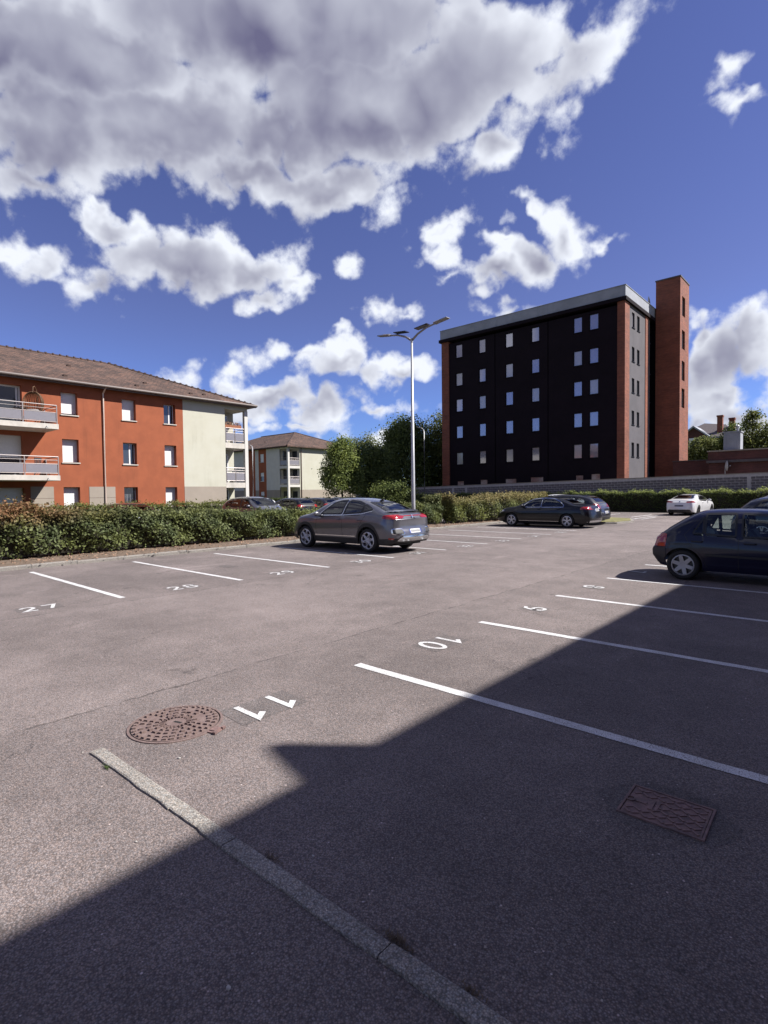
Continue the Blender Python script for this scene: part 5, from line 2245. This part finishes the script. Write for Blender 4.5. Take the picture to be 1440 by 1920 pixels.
        if interior:
            xs = S.get('seat', -.15)
            for sy in (-.36, .36):
                m = MB()
                m.prism([(xs, .45), (xs + .5, .48), (xs + .52, .60), (xs + .04, .58)], 'y', sy - .24, sy + .24)
                m.prism([(xs + .02, .55), (xs + .12, .58), (xs - .14, zb + .12), (xs - .24, zb + .08)], 'y', sy - .23, sy + .23)
                m.prism([(xs - .22, zb + .15), (xs - .14, zb + .16), (xs - .19, zb + .34), (xs - .27, zb + .32)], 'y', sy - .13, sy + .13)
                m.build('seat', M_SEAT, self.root, bevel=.02)
            xb = S['xr'] + .15
            m = MB()
            m.prism([(xb, .45), (xb + .5, .48), (xb + .5, .60), (xb, .6)], 'y', -.62, .62)
            m.prism([(xb + .02, .55), (xb + .12, .58), (xb - .14, zb + .06), (xb - .22, zb + .04)], 'y', -.62, .62)
            for sy in (-.38, .38):
                m.prism([(xb - .2, zb + .06), (xb - .13, zb + .07), (xb - .17, zb + .22), (xb - .25, zb + .2)], 'y', sy - .12, sy + .12)
            m.build('rear_seat', M_SEAT, self.root, bevel=.02)
            xd = S.get('dash', .75)
            m = MB()
            m.prism([(xd - .25, zb - .25), (xd - .2, zb - .03), (xd + .45, zb - .04), (xd + .45, zb - .3)], 'y', -.66, .66)
            m.build('dashboard', M_CABIN, self.root)
            m = MB()
            m.lathe([(.17, -.015), (.19, 0), (.17, .015), (.155, 0), (.17, -.015)], 20, axis='x', center=(xd - .33, .36, zb - .01))
            m.tube([(xd - .33, .36, zb - .01), (xd - .1, .36, zb - .1)], .03, 6)
            m.build('steering_wheel', M_CABIN, self.root)

    def wheels(self, nsp=5, style='twin', rimr=.22, mat=None):
        S = self.S
        r, wd = S['wr'], .205
        t = MB()
        prof = [(rimr, -.085), (rimr + .02, -.1), (r - .035, -wd / 2), (r - .012, -wd / 2 + .02), (r, -wd / 2 + .05), (r, wd / 2 - .05), (r - .012, wd / 2 - .02), (r - .035, wd / 2), (rimr + .02, .1), (rimr, .085), (rimr - .015, 0), (rimr, -.085)]
        t.lathe(prof, 32, axis='y')
        tme = t.mesh('wheel', M_TYRE, smooth=True)
        m = MB()
        m.lathe([(rimr + .002, .088), (rimr - .018, .092), (rimr - .022, .03)], 32, axis='y')
        m.lathe([(.001, .075), (.055, .075), (.06, .05)], 14, axis='y')
        for k in range(nsp):
            a = 2 * math.pi * k / nsp + .3
            hw0, hw1 = (.028, .05) if style != 'petal' else (.02, .02)
            def spoke(a, w0, w1, r0=.045, r1=rimr - .012, skew=0.0):
                c, s = math.cos(a), math.sin(a)
                c2, s2 = math.cos(a + skew), math.sin(a + skew)
                P = []
                for (rr_, w, cc, ss, yo) in ((r0, w0, c, s, .078), (r1, w1, c2, s2, .086)):
                    for sg in (-1, 1):
                        P.append((rr_ * cc - sg * w * ss, yo, rr_ * ss + sg * w * cc))
                        P.append((rr_ * cc - sg * w * ss, yo - .03, rr_ * ss + sg * w * cc))
                m.add(P, [(0, 2, 6, 4), (1, 5, 7, 3), (0, 4, 5, 1), (2, 3, 7, 6), (4, 6, 7, 5), (0, 1, 3, 2)])
            if style == 'twin':
                spoke(a - .06, .014, .016, skew=-.12)
                spoke(a + .06, .014, .016, skew=.12)
            elif style == 'petal':
                # one open petal per sector
                pr = rimr * .44
                cx, cz = (rimr * .56) * math.cos(a), (rimr * .56) * math.sin(a)
                pts = []
                for q in np.linspace(0, 2 * math.pi, 13)[:-1]:
                    e = pr * math.cos(q)
                    f = pr * .86 * math.sin(q)
                    pts.append((cx + e * math.cos(a) - f * math.sin(a), .08, cz + e * math.sin(a) + f * math.cos(a)))
                m.tube(pts + [pts[0]], .017, 6)
            else:
                spoke(a, .038, .030)
        rme = m.mesh('rim', mat or M_RIM, smooth=False)
        d = MB()
        d.lathe([(.001, .02), (rimr - .022, .022), (rimr - .018, .0)], 24, axis='y')
        dme = d.mesh('brake_disc', M_RIMD)
        tr = S.get('track', S['W'] - .115)
        for xc in (S['xf'], S['xr']):
            for sg in (1, -1):
                o = link('wheel', tme, self.root, (xc, sg * tr, S['wr']))
                if sg < 0:
                    o.rotation_euler = (0, 0, math.pi)
                link('rim', rme, o)
                link('brake_disc', dme, o)

    def mirror(self, x, z, mat):
        for sg in (1, -1):
            y = self.S['W'] - .04
            bm = bmesh.new()
            bmesh.ops.create_uvsphere(bm, u_segments=14, v_segments=8, radius=1)
            for v in bm.verts:
                v.co = Vector((v.co.x * .075 * (1.2 if v.co.x > 0 else .5), v.co.y * .12, v.co.z * .075))
            me = bpy.data.meshes.new('mirror')
            bm.to_mesh(me)
            bm.free()
            me.materials.append(mat)
            me.polygons.foreach_set('use_smooth', [True] * len(me.polygons))
            o = link('mirror', me, self.root, (x, sg * (y + .10), z + .06))
            m = MB()
            m.tube([(0.02, 0, -.02), (.03, -sg * .13, -.07)], .02, 6)
            m.build('mirror_arm', M_PLAST, o)

    def handles(self, xs, z, mat):
        for sg, ax in ((1, 'L'), (-1, 'Rr')):
            for x in xs:
                h = self.hit(x, z, ax)
                if h:
                    m = MB()
                    p = h[0]
                    m.tube([(x - .09, p.y, z), (x - .07, p.y + sg * .03, z), (x + .07, p.y + sg * .03, z), (x + .09, p.y, z)], .013, 6)
                    m.build('door_handle', mat, self.root)

    def plate(self, ax, u, v, w=.26, h=.055):
        o = self.patch('number_plate', [(u - w, v - h), (u + w, v - h), (u + w, v + h), (u - w, v + h)], ax, M_PLATE, off=.008, nu=6, nv=2, r=.01)
        if o:
            s = 1 if ax == 'F' else -1
            for k in (-1, 1):
                self.patch('plate_band', [(u + k * w - k * .045, v - h + .002), (u + k * w - k * .003, v - h + .002), (u + k * w - k * .003, v + h - .002), (u + k * w - k * .045, v + h - .002)], ax, M_PLATEB, off=.011, nu=2, nv=1, parent=o, r=.003)
            for i, xx in enumerate(np.linspace(-w + .09, w - .09, 7)):
                self.patch('plate_character', [(u + xx - .018, v - h + .022), (u + xx + .018, v - h + .022), (u + xx + .018, v + h - .022), (u + xx - .018, v + h - .022)], ax, pm('plate_ink', (.12, .12, .13), .5), off=.011, nu=1, nv=1, parent=o, r=.003)

    def doors(self, lines):
        for sg in ('L', 'Rr'):
            for l in lines:
                self.line('door_seam', l, sg)

    def wheelarch_trim(self, mat, w=.05):
        S = self.S
        for ax in ('L', 'Rr'):
            for xc in (S['xf'], S['xr']):
                pts = [(xc + (S['ra'] + w * .55) * math.cos(a), S['wr'] + (S['ra'] + w * .55) * math.sin(a)) for a in np.linspace(-.1, math.pi + .1, 24)]
                self.line('arch_trim', pts, ax, w=w / 2, mat=mat, off=.008)


# ---- grey coupe SUV
S_SUV = dict(W=.91, xF=2.20, xR=-2.33, xf=1.36, xr=-1.36, wr=.345, ra=.395, sill=.23, lean=.27, bow=.10, cladrows=3, seat=-.05, dash=.82,
             top=[(-2.33, .98), (-2.27, 1.08), (-2.1, 1.14), (-1.86, 1.20), (-1.45, 1.36), (-1.0, 1.49), (-.55, 1.56), (-.1, 1.575), (.3, 1.545), (.62, 1.44), (1.25, 1.11), (1.6, 1.06), (2.0, .97), (2.15, .86), (2.2, .70)],
             belt=[(-2.33, .95), (-1.9, 1.06), (-1.3, 1.08), (0, 1.02), (1.1, .98), (1.8, .92), (2.2, .68)],
             rear=[(.2, .14), (.42, -.02), (.60, .0), (.72, .06), (.95, .05), (1.05, .0), (1.2, .06)])
P_GREY = paint('grey_metallic', (0.115, 0.115, 0.135), metal=.55, rough=.32)
c = Car('parked_car', 'grey coupe-roofed SUV with chrome petal wheels parked in bay 31', S_SUV, P_GREY, (-12.05, 12.12, 0), R(180), clad=M_PLAST)
for ax in ('L', 'Rr'):
    c.glass([(.70, 1.07), (.22, 1.42), (-.05, 1.48), (-.33, 1.49), (-.27, 1.09)], ax, G_TINT, trim=M_CHROME)
    c.glass([(-.36, 1.09), (-.42, 1.49), (-.8, 1.455), (-1.08, 1.38), (-1.08, 1.14)], ax, G_DARK, trim=None)
    c.glass([(-1.12, 1.145), (-1.12, 1.37), (-1.34, 1.29), (-1.48, 1.22)], ax, G_DARK, r=.03)
    c.line('chrome_strip', [(.75, 1.035), (-.3, 1.055), (-1.1, 1.105), (-1.5, 1.19)], ax, w=.011, mat=M_CHROME, off=.008)
    c.line('sill_strip', [(.9, .44), (-.85, .45)], ax, w=.013, mat=M_CHROME, off=.006)
    c.patch('tail_light', [(-1.90, .99), (-1.93, 1.07), (-2.30, 1.10), (-2.34, .98), (-2.2, .955)], ax, M_TAIL, off=.008, r=.02)
    c.patch('rear_reflector', [(-2.12, .40), (-2.12, .45), (-2.28, .45), (-2.28, .40)], ax, M_TAIL, off=.006, r=.01)
    c.patch('headlight', [(1.72, .86), (1.78, .93), (2.08, .86), (2.12, .78)], ax, M_HEADL, off=.006, r=.02)
c.glass([(-.62, 1.14), (-.50, 1.44), (.50, 1.44), (.62, 1.14)], 'F', G_TINT, name='windscreen')
c.glass([(-.60, 1.19), (-.50, 1.42), (.50, 1.42), (.60, 1.19)], 'B', G_DARK, name='rear_window')
for s in (1, -1):
    c.patch('tail_light', [(s * .82, .975), (s * .82, 1.06), (s * .34, 1.055), (s * .42, .985)], 'B', M_TAIL, off=.008, r=.02, nu=10)
    c.patch('exhaust_trim', [(s * .80, .56), (s * .80, .69), (s * .52, .69), (s * .46, .56)], 'B', M_PLAST, off=.006, r=.03)
    c.ring('exhaust_frame', [(s * .80, .56), (s * .80, .69), (s * .52, .69), (s * .46, .56)], 'B', M_CHROME, wout=.022, win=.0, off=.009, r=.03)
c.patch('light_strip', [(-.36, 1.045), (.36, 1.045), (.36, 1.062), (-.36, 1.062)], 'B', M_TAIL, off=.007, r=.004)
c.patch('spoiler_lip', [(-.74, 1.13), (.74, 1.13), (.70, 1.165), (-.70, 1.165)], 'B', P_GREY, off=.045, r=.01, nu=20, nv=3)
c.patch('skid_plate', [(-.72, .36), (.72, .36), (.66, .50), (-.66, .50)], 'B', M_CHROME, off=.022, r=.04)
c.patch('bumper_trim', [(-.86, .28), (.86, .28), (.86, .35), (-.86, .35)], 'B', M_PLAST, off=.012, r=.02)
c.patch('emblem', [(0, .96), (.045, 1.02), (0, 1.08), (-.045, 1.02)], 'B', M_CHROME, off=.014, r=.004, nu=6, nv=4)
c.plate('B', 0, .625)
c.doors([[(.80, 1.03), (.86, .75), (.80, .42)], [(-.31, 1.06), (-.33, .45)], [(-1.28, 1.09), (-1.15, .92), (-.98, .66), (-.95, .45)]])
c.handles((-.15, -1.02), .93, P_GREY)
c.wheelarch_trim(M_PLAST, .06)
c.mirror(.70, 1.02, P_GREY)
c.wheels(6, 'petal', .245)
c.finish()
m = MB()
m.prism([(-.10, 0), (.08, 0), (-.06, .075), (-.10, .075)], 'y', -.025, .025)
m.build('roof_antenna', M_PLAST, c.root, loc=(-1.12, 0, 1.455))

# ---- dark blue hatchback near right
S_HATCH = dict(dx=.025, m2=26, win=.014, W=.815, xF=2.05, xR=-1.75, xf=1.2225, xr=-1.2225, wr=.285, ra=.325, sill=.20, lean=.23, bow=.08, seat=-.12, dash=.62, cladrows=0,
               top=[(-1.75, .80), (-1.70, .88), (-1.63, .93), (-1.30, 1.13), (-1.05, 1.275), (-.9, 1.315), (-.45, 1.335), (.05, 1.325), (.35, 1.27), (.55, 1.17), (1.02, .90), (1.5, .84), (1.85, .76), (2.0, .66), (2.05, .52)],
               belt=[(-1.75, .78), (-1.3, .86), (-.8, .845), (0, .82), (.9, .80), (1.6, .76), (2.05, .50)],
               rear=[(.2, .14), (.30, .08), (.45, -.02), (.60, -.02), (.63, .03), (.85, .06), (1.1, .06)])
P_NAVY = paint('navy_paint', (0.007, 0.0075, 0.030), metal=.0, rough=.3, coat=.5)
c = Car('parked_car', 'old dark navy hatchback with silver wheel covers at the right edge', S_HATCH, P_NAVY, (-1.37, 12.10, 0), 0.0, clad=M_PLAST)
for ax in ('L', 'Rr'):
    c.glass([(-1.06, .885), (-.895, 1.18), (-.895, .885)], ax, G_CLEAR, r=.02, seal=.016)
    c.glass([(-.86, .88), (-.86, 1.235), (-.39, 1.25), (-.38, .855)], ax, G_CLEAR, r=.03, seal=.018)
    c.glass([(-.28, .85), (-.29, 1.25), (.28, 1.215), (.75, .89), (.7, .85)], ax, G_CLEAR, r=.03, seal=.018)
    c.patch('tail_light', [(-1.52, .62), (-1.50, .86), (-1.66, .87), (-1.74, .62)], ax, M_TAIL, off=.008, r=.02)
    c.patch('bumper_side', [(-1.52, .30), (-1.52, .595), (-1.80, .595), (-1.76, .33)], ax, pm('bumper_plastic', (.018, .018, .026), .5), off=.010, r=.02)
    c.line('rub_strip', [(-.85, .50), (.85, .48)], ax, w=.02, mat=M_PLAST, off=.008)
    c.line('feature_line', [(-1.45, .70), (.85, .675)], ax, w=.004, mat=P_NAVY, off=.004)
    c.patch('fuel_seam', [(-1.36, .66), (-1.36, .76), (-1.26, .76), (-1.26, .66)], ax, P_NAVY, off=.003, r=.02)
    c.patch('headlight', [(1.68, .62), (1.70, .72), (1.95, .66), (1.98, .58)], ax, M_HEADL, off=.006, r=.02)
c.glass([(-.56, .94), (-.47, 1.22), (.47, 1.22), (.56, .94)], 'F', G_CLEAR, name='windscreen')
c.glass([(-.54, .96), (-.45, 1.24), (.45, 1.24), (.54, .96)], 'B', G_CLEAR, name='rear_window')
for s in (1, -1):
    c.patch('tail_light', [(s * .68, .63), (s * .66, .86), (s * .50, .84), (s * .54, .63)], 'B', M_TAIL, off=.008, r=.02)
c.patch('bumper', [(-.72, .30), (.72, .30), (.72, .58), (-.72, .58)], 'B', MATS['bumper_plastic'], off=.012, r=.04)
c.plate('B', 0, .70, w=.25)
c.doors([[(-1.20, .86), (-1.12, .70), (-.95, .50), (-.86, .34), (-.82, .26)], [(-.335, .84), (-.335, .26)], [(-1.20, .86), (-.92, 1.20)], [(.78, .86), (.82, .6), (.80, .26)]])
c.handles((-.98, .55), .74, M_PLAST)
c.handles((-.16,), .735, M_PLAST)
c.wheelarch_trim(P_NAVY, .035)
c.mirror(.62, .86, M_PLAST)
c.wheels(6, 'solid', .195, pm('hub_cap', (.42, .42, .44), .4, metal=.3))
c.finish()
# child seat or bag seen through the rear window
m = MB()
m.prism([(-.92, .80), (-.74, .82), (-.78, .94), (-.92, 1.0)], 'y', -.45, -.2)
m.build('parcel', pm('pale_bag', (.55, .57, .58), .8), c.root)

# ---- black saloon
S_SAL = dict(W=.92, xF=2.28, xR=-2.43, xf=1.41, xr=-1.41, wr=.325, ra=.365, sill=.19, lean=.27, bow=.10, seat=-.05, dash=.8, cladrows=0,
             top=[(-2.43, .88), (-2.40, 1.0), (-2.28, 1.055), (-1.95, 1.07), (-1.70, 1.085), (-1.35, 1.23), (-.95, 1.37), (-.5, 1.43), (0, 1.43), (.42, 1.365), (.7, 1.25), (1.2, 1.0), (1.8, .93), (2.15, .82), (2.25, .70), (2.28, .55)],
             belt=[(-2.43, .86), (-1.9, .985), (-1.2, .95), (0, .93), (1.1, .90), (1.8, .85), (2.28, .54)])
P_BLACK = paint('black_paint', (0.004, 0.004, 0.007), metal=.0, rough=.3, coat=.5)


def saloon(label, mat, loc, heading):
    c = Car('parked_car', label, S_SAL, mat, loc, heading)
    for ax in ('L', 'Rr'):
        c.glass([(.78, .98), (.35, 1.29), (-.12, 1.34), (-.10, .98)], ax, G_TINT, trim=M_CHROME)
        c.glass([(-.16, .98), (-.18, 1.345), (-.7, 1.31), (-1.02, 1.18), (-1.22, 1.02), (-1.2, .99)], ax, G_TINT, trim=M_CHROME)
        c.patch('tail_light', [(-2.02, .86), (-2.05, .96), (-2.40, .98), (-2.44, .85)], ax, M_TAIL, off=.008, r=.02)
        c.patch('headlight', [(1.78, .74), (1.82, .81), (2.12, .74), (2.16, .66)], ax, M_HEADL, off=.006, r=.02)
        c.line('sill_strip', [(1.0, .30), (-1.0, .30)], ax, w=.008, mat=M_CHROME, off=.006)
    c.glass([(-.62, 1.04), (-.52, 1.33), (.52, 1.33), (.62, 1.04)], 'F', G_TINT, name='windscreen')
    c.glass([(-.60, 1.11), (-.50, 1.34), (.50, 1.34), (.60, 1.11)], 'B', G_TINT, name='rear_window')
    for s in (1, -1):
        c.patch('tail_light', [(s * .84, .85), (s * .84, .975), (s * .42, .975), (s * .46, .86)], 'B', M_TAIL, off=.008, r=.02)
        c.patch('headlight', [(s * .80, .64), (s * .80, .74), (s * .44, .70), (s * .48, .62)], 'F', M_HEADL, off=.006, r=.02)
    c.patch('grille', [(-.38, .40), (.38, .40), (.42, .68), (-.42, .68)], 'F', M_PLAST, off=.006, r=.04)
    c.patch('bumper_trim', [(-.80, .27), (.80, .27), (.78, .36), (-.78, .36)], 'B', M_CHROME if mat is P_BLACK else M_PLAST, off=.010, r=.03)
    c.plate('B', 0, .82)
    c.doors([[(.86, .92), (.90, .6), (.82, .26)], [(-.13, .94), (-.13, .26)], [(-1.25, .95), (-1.05, .62), (-.98, .30)]])
    c.handles((-.02, -1.0), .86, mat)
    c.mirror(.76, .95, mat)
    c.wheels(5, 'twin', .225)
    c.finish()
    return c


saloon('black saloon with chrome window trim parked beside the shaggy hedge', P_BLACK, (-11.7, 24.95, 0), R(180))

# ---- generic hatchback family body
S_FAM = dict(W=.89, xF=2.10, xR=-2.12, xf=1.30, xr=-1.30, wr=.315, ra=.355, sill=.20, lean=.25, bow=.09, seat=-.05, dash=.75, cladrows=1,
             top=[(-2.12, .80), (-2.09, .95), (-2.02, 1.06), (-1.72, 1.28), (-1.5, 1.40), (-1.1, 1.455), (-.5, 1.48), (0, 1.475), (.4, 1.41), (.7, 1.28), (1.22, 1.01), (1.65, .93), (1.95, .82), (2.06, .7), (2.10, .55)],
             belt=[(-2.12, .78), (-1.9, .98), (-1.2, .965), (0, .93), (1.1, .90), (1.7, .84), (2.10, .53)])


def hatch(label, mat, loc, heading, scale=(1, 1, 1), rimstyle='twin', tint=None):
    c = Car('parked_car', label, S_FAM, mat, loc, heading, clad=M_PLAST)
    g = tint or G_TINT
    for ax in ('L', 'Rr'):
        c.glass([(.82, .97), (.36, 1.33), (-.12, 1.385), (-.10, .97)], ax, g)
        c.glass([(-.17, .97), (-.19, 1.39), (-.95, 1.37), (-1.0, 1.0)], ax, g)
        c.glass([(-1.06, 1.005), (-1.02, 1.36), (-1.30, 1.32), (-1.55, 1.06)], ax, g, r=.03)
        c.patch('tail_light', [(-1.78, .86), (-1.80, 1.02), (-2.02, 1.03), (-2.12, .86)], ax, M_TAIL, off=.008, r=.02)
        c.patch('headlight', [(1.58, .74), (1.60, .83), (1.94, .74), (1.98, .66)], ax, M_HEADL, off=.006, r=.02)
    c.glass([(-.62, 1.05), (-.54, 1.38), (.54, 1.38), (.62, 1.05)], 'F', g, name='windscreen')
    c.glass([(-.58, 1.08), (-.50, 1.37), (.50, 1.37), (.58, 1.08)], 'B', g, name='rear_window')
    for s in (1, -1):
        c.patch('tail_light', [(s * .78, .85), (s * .76, 1.02), (s * .50, 1.01), (s * .54, .86)], 'B', M_TAIL, off=.008, r=.02)
        c.patch('headlight', [(s * .78, .64), (s * .78, .78), (s * .42, .73), (s * .46, .63)], 'F', M_HEADL, off=.006, r=.02)
    c.patch('grille', [(-.40, .36), (.40, .36), (.42, .56), (-.42, .56)], 'F', M_PLAST, off=.006, r=.04)
    c.patch('bumper_trim', [(-.80, .27), (.80, .27), (.78, .42), (-.78, .42)], 'B', M_PLAST, off=.010, r=.03)
    c.plate('B', 0, .62)
    c.plate('F', 0, .42)
    c.doors([[(.88, .92), (.90, .6), (.82, .26)], [(-.14, .94), (-.14, .26)], [(-1.18, .96), (-1.0, .62), (-.9, .30)]])
    c.handles((-.03, -.98), .86, mat)
    c.mirror(.78, .95, mat)
    c.wheels(5, rimstyle, .215)
    c.finish()
    c.root.scale = scale
    return c


P_DGREY = paint('anthracite_paint', (0.030, 0.030, 0.036), metal=.4)
P_MGREY = paint('mid_grey_paint', (0.10, 0.10, 0.115), metal=.5)
P_SILV = paint('silver_paint', (0.42, 0.43, 0.45), metal=.6)
P_WHITE = paint('white_paint', (0.75, 0.75, 0.76), metal=0)
P_DBLUE = paint('midnight_paint', (0.010, 0.012, 0.022), metal=.2)

hatch('dark grey hatchback parked just behind the black saloon', P_DGREY, (-11.95, 27.3, 0), R(180), (1.06, 1.03, 1.03))
hatch('white car showing only its roof above the black saloon', P_WHITE, (-17.1, 37.8, 0), R(180), (1.0, 1, 1.0))
hatch('dark crossover with red tail light behind the navy hatchback at right', P_DBLUE, (-1.15, 21.3, 0), 0.0, (1.02, 1.0, 1.0))
hatch('silver car at the right picture edge before the far hedge', P_SILV, (-3.1, 36.3, 0), R(180), (1.0, 1, 1.2))
# rear car park
hatch('grey people carrier facing right behind the left hedge', P_MGREY, (-25.3, 17.6, 0), 0.0, (1.04, 1.03, 1.08), tint=G_CLEAR)
hatch('white hatchback half hidden behind the grey people carrier', P_WHITE, (-34.6, 24.0, 0), R(180), (.95, 1, 1.0))
hatch('black hatchback tail-on behind hedge right of the people carrier', P_BLACK, (-29.7, 23.5, 0), R(180), (1, 1, .98))
hatch('dark blue hatchback parked beyond the black tail-on hatchback', P_DBLUE, (-31.0, 27.0, 0), R(180), (1, 1, .97))
saloon('dark grey saloon parked last in the rear row before the trees', P_DGREY, (-32.0, 30.3, 0), R(180))
hatch('dark grey estate mostly hidden behind the red-tipped hedge', P_DGREY, (-28.3, 12.2, 0), 0.0, (1.05, 1.0, .92))

# ---- white coupe, seen from behind
S_CPE = dict(W=.905, xF=2.32, xR=-2.36, xf=1.42, xr=-1.42, wr=.335, ra=.37, sill=.19, lean=.30, bow=.12, seat=-.25, dash=.65, cladrows=0,
             top=[(-2.36, .88), (-2.33, .98), (-2.22, 1.04), (-1.9, 1.08), (-1.55, 1.14), (-1.1, 1.29), (-.6, 1.385), (-.1, 1.40), (.3, 1.345), (.6, 1.23), (1.1, 1.0), (1.8, .92), (2.18, .80), (2.28, .68), (2.32, .52)],
             belt=[(-2.36, .86), (-1.9, 1.02), (-1.2, .98), (0, .92), (1.1, .89), (1.8, .83), (2.32, .50)])
c = Car('parked_car', 'white coupe seen from behind, parked facing the far hedge', S_CPE, P_WHITE, (-9.05, 41.6, 0), R(86))
for ax in ('L', 'Rr'):
    c.glass([(.68, .99), (.28, 1.26), (-.3, 1.32), (-.8, 1.25), (-1.18, 1.08), (-1.1, 1.03)], ax, G_DARK)
    c.patch('tail_light', [(-2.05, .86), (-2.08, .95), (-2.34, .97), (-2.38, .86)], ax, M_TAIL, off=.008, r=.02)
c.glass([(-.6, 1.03), (-.5, 1.31), (.5, 1.31), (.6, 1.03)], 'F', G_TINT, name='windscreen')
c.glass([(-.60, 1.12), (-.48, 1.33), (.48, 1.33), (.60, 1.12)], 'B', G_DARK, name='rear_window')
for s in (1, -1):
    c.patch('tail_light', [(s * .80, .86), (s * .80, .955), (s * .40, .93), (s * .42, .86)], 'B', M_TAIL, off=.010, r=.03)
c.patch('number_plate', [(-.26, .60), (.26, .60), (.26, .70), (-.26, .70)], 'B', pm('plate_shade', (.12, .12, .14), .5), off=.008, r=.01)
c.patch('diffuser', [(-.74, .26), (.74, .26), (.66, .40), (-.66, .40)], 'B', M_PLAST, off=.012, r=.04)
c.patch('emblem', [(-.04, .87), (.04, .87), (.04, .95), (-.04, .95)], 'B', M_CHROME, off=.010, r=.03, nu=6, nv=4)
c.doors([[(.72, .92), (.80, .6), (.72, .26)], [(-.75, .97), (-.70, .6), (-.8, .28)]])
c.handles((-.55,), .84, P_WHITE)
c.mirror(.60, .93, P_WHITE)
c.wheels(5, 'twin', .235, M_RIMD)
c.finish()


# ------------------------------------------------------------------ repeats of a kind share a group
GROUPS = {'car': 'cars parked in the two car parks', 'tree': 'trees round the car park', 'hedge': 'hedges round the car park',
          'street lamp': 'street lamps', 'apartment building': 'apartment blocks', 'pebble': 'loose pebbles on the asphalt',
          'satellite dish': 'satellite dishes'}
for o in list(SC.objects):
    if o.parent is None and o.get('category') in GROUPS and 'group' not in o:
        o['group'] = GROUPS[o['category']]
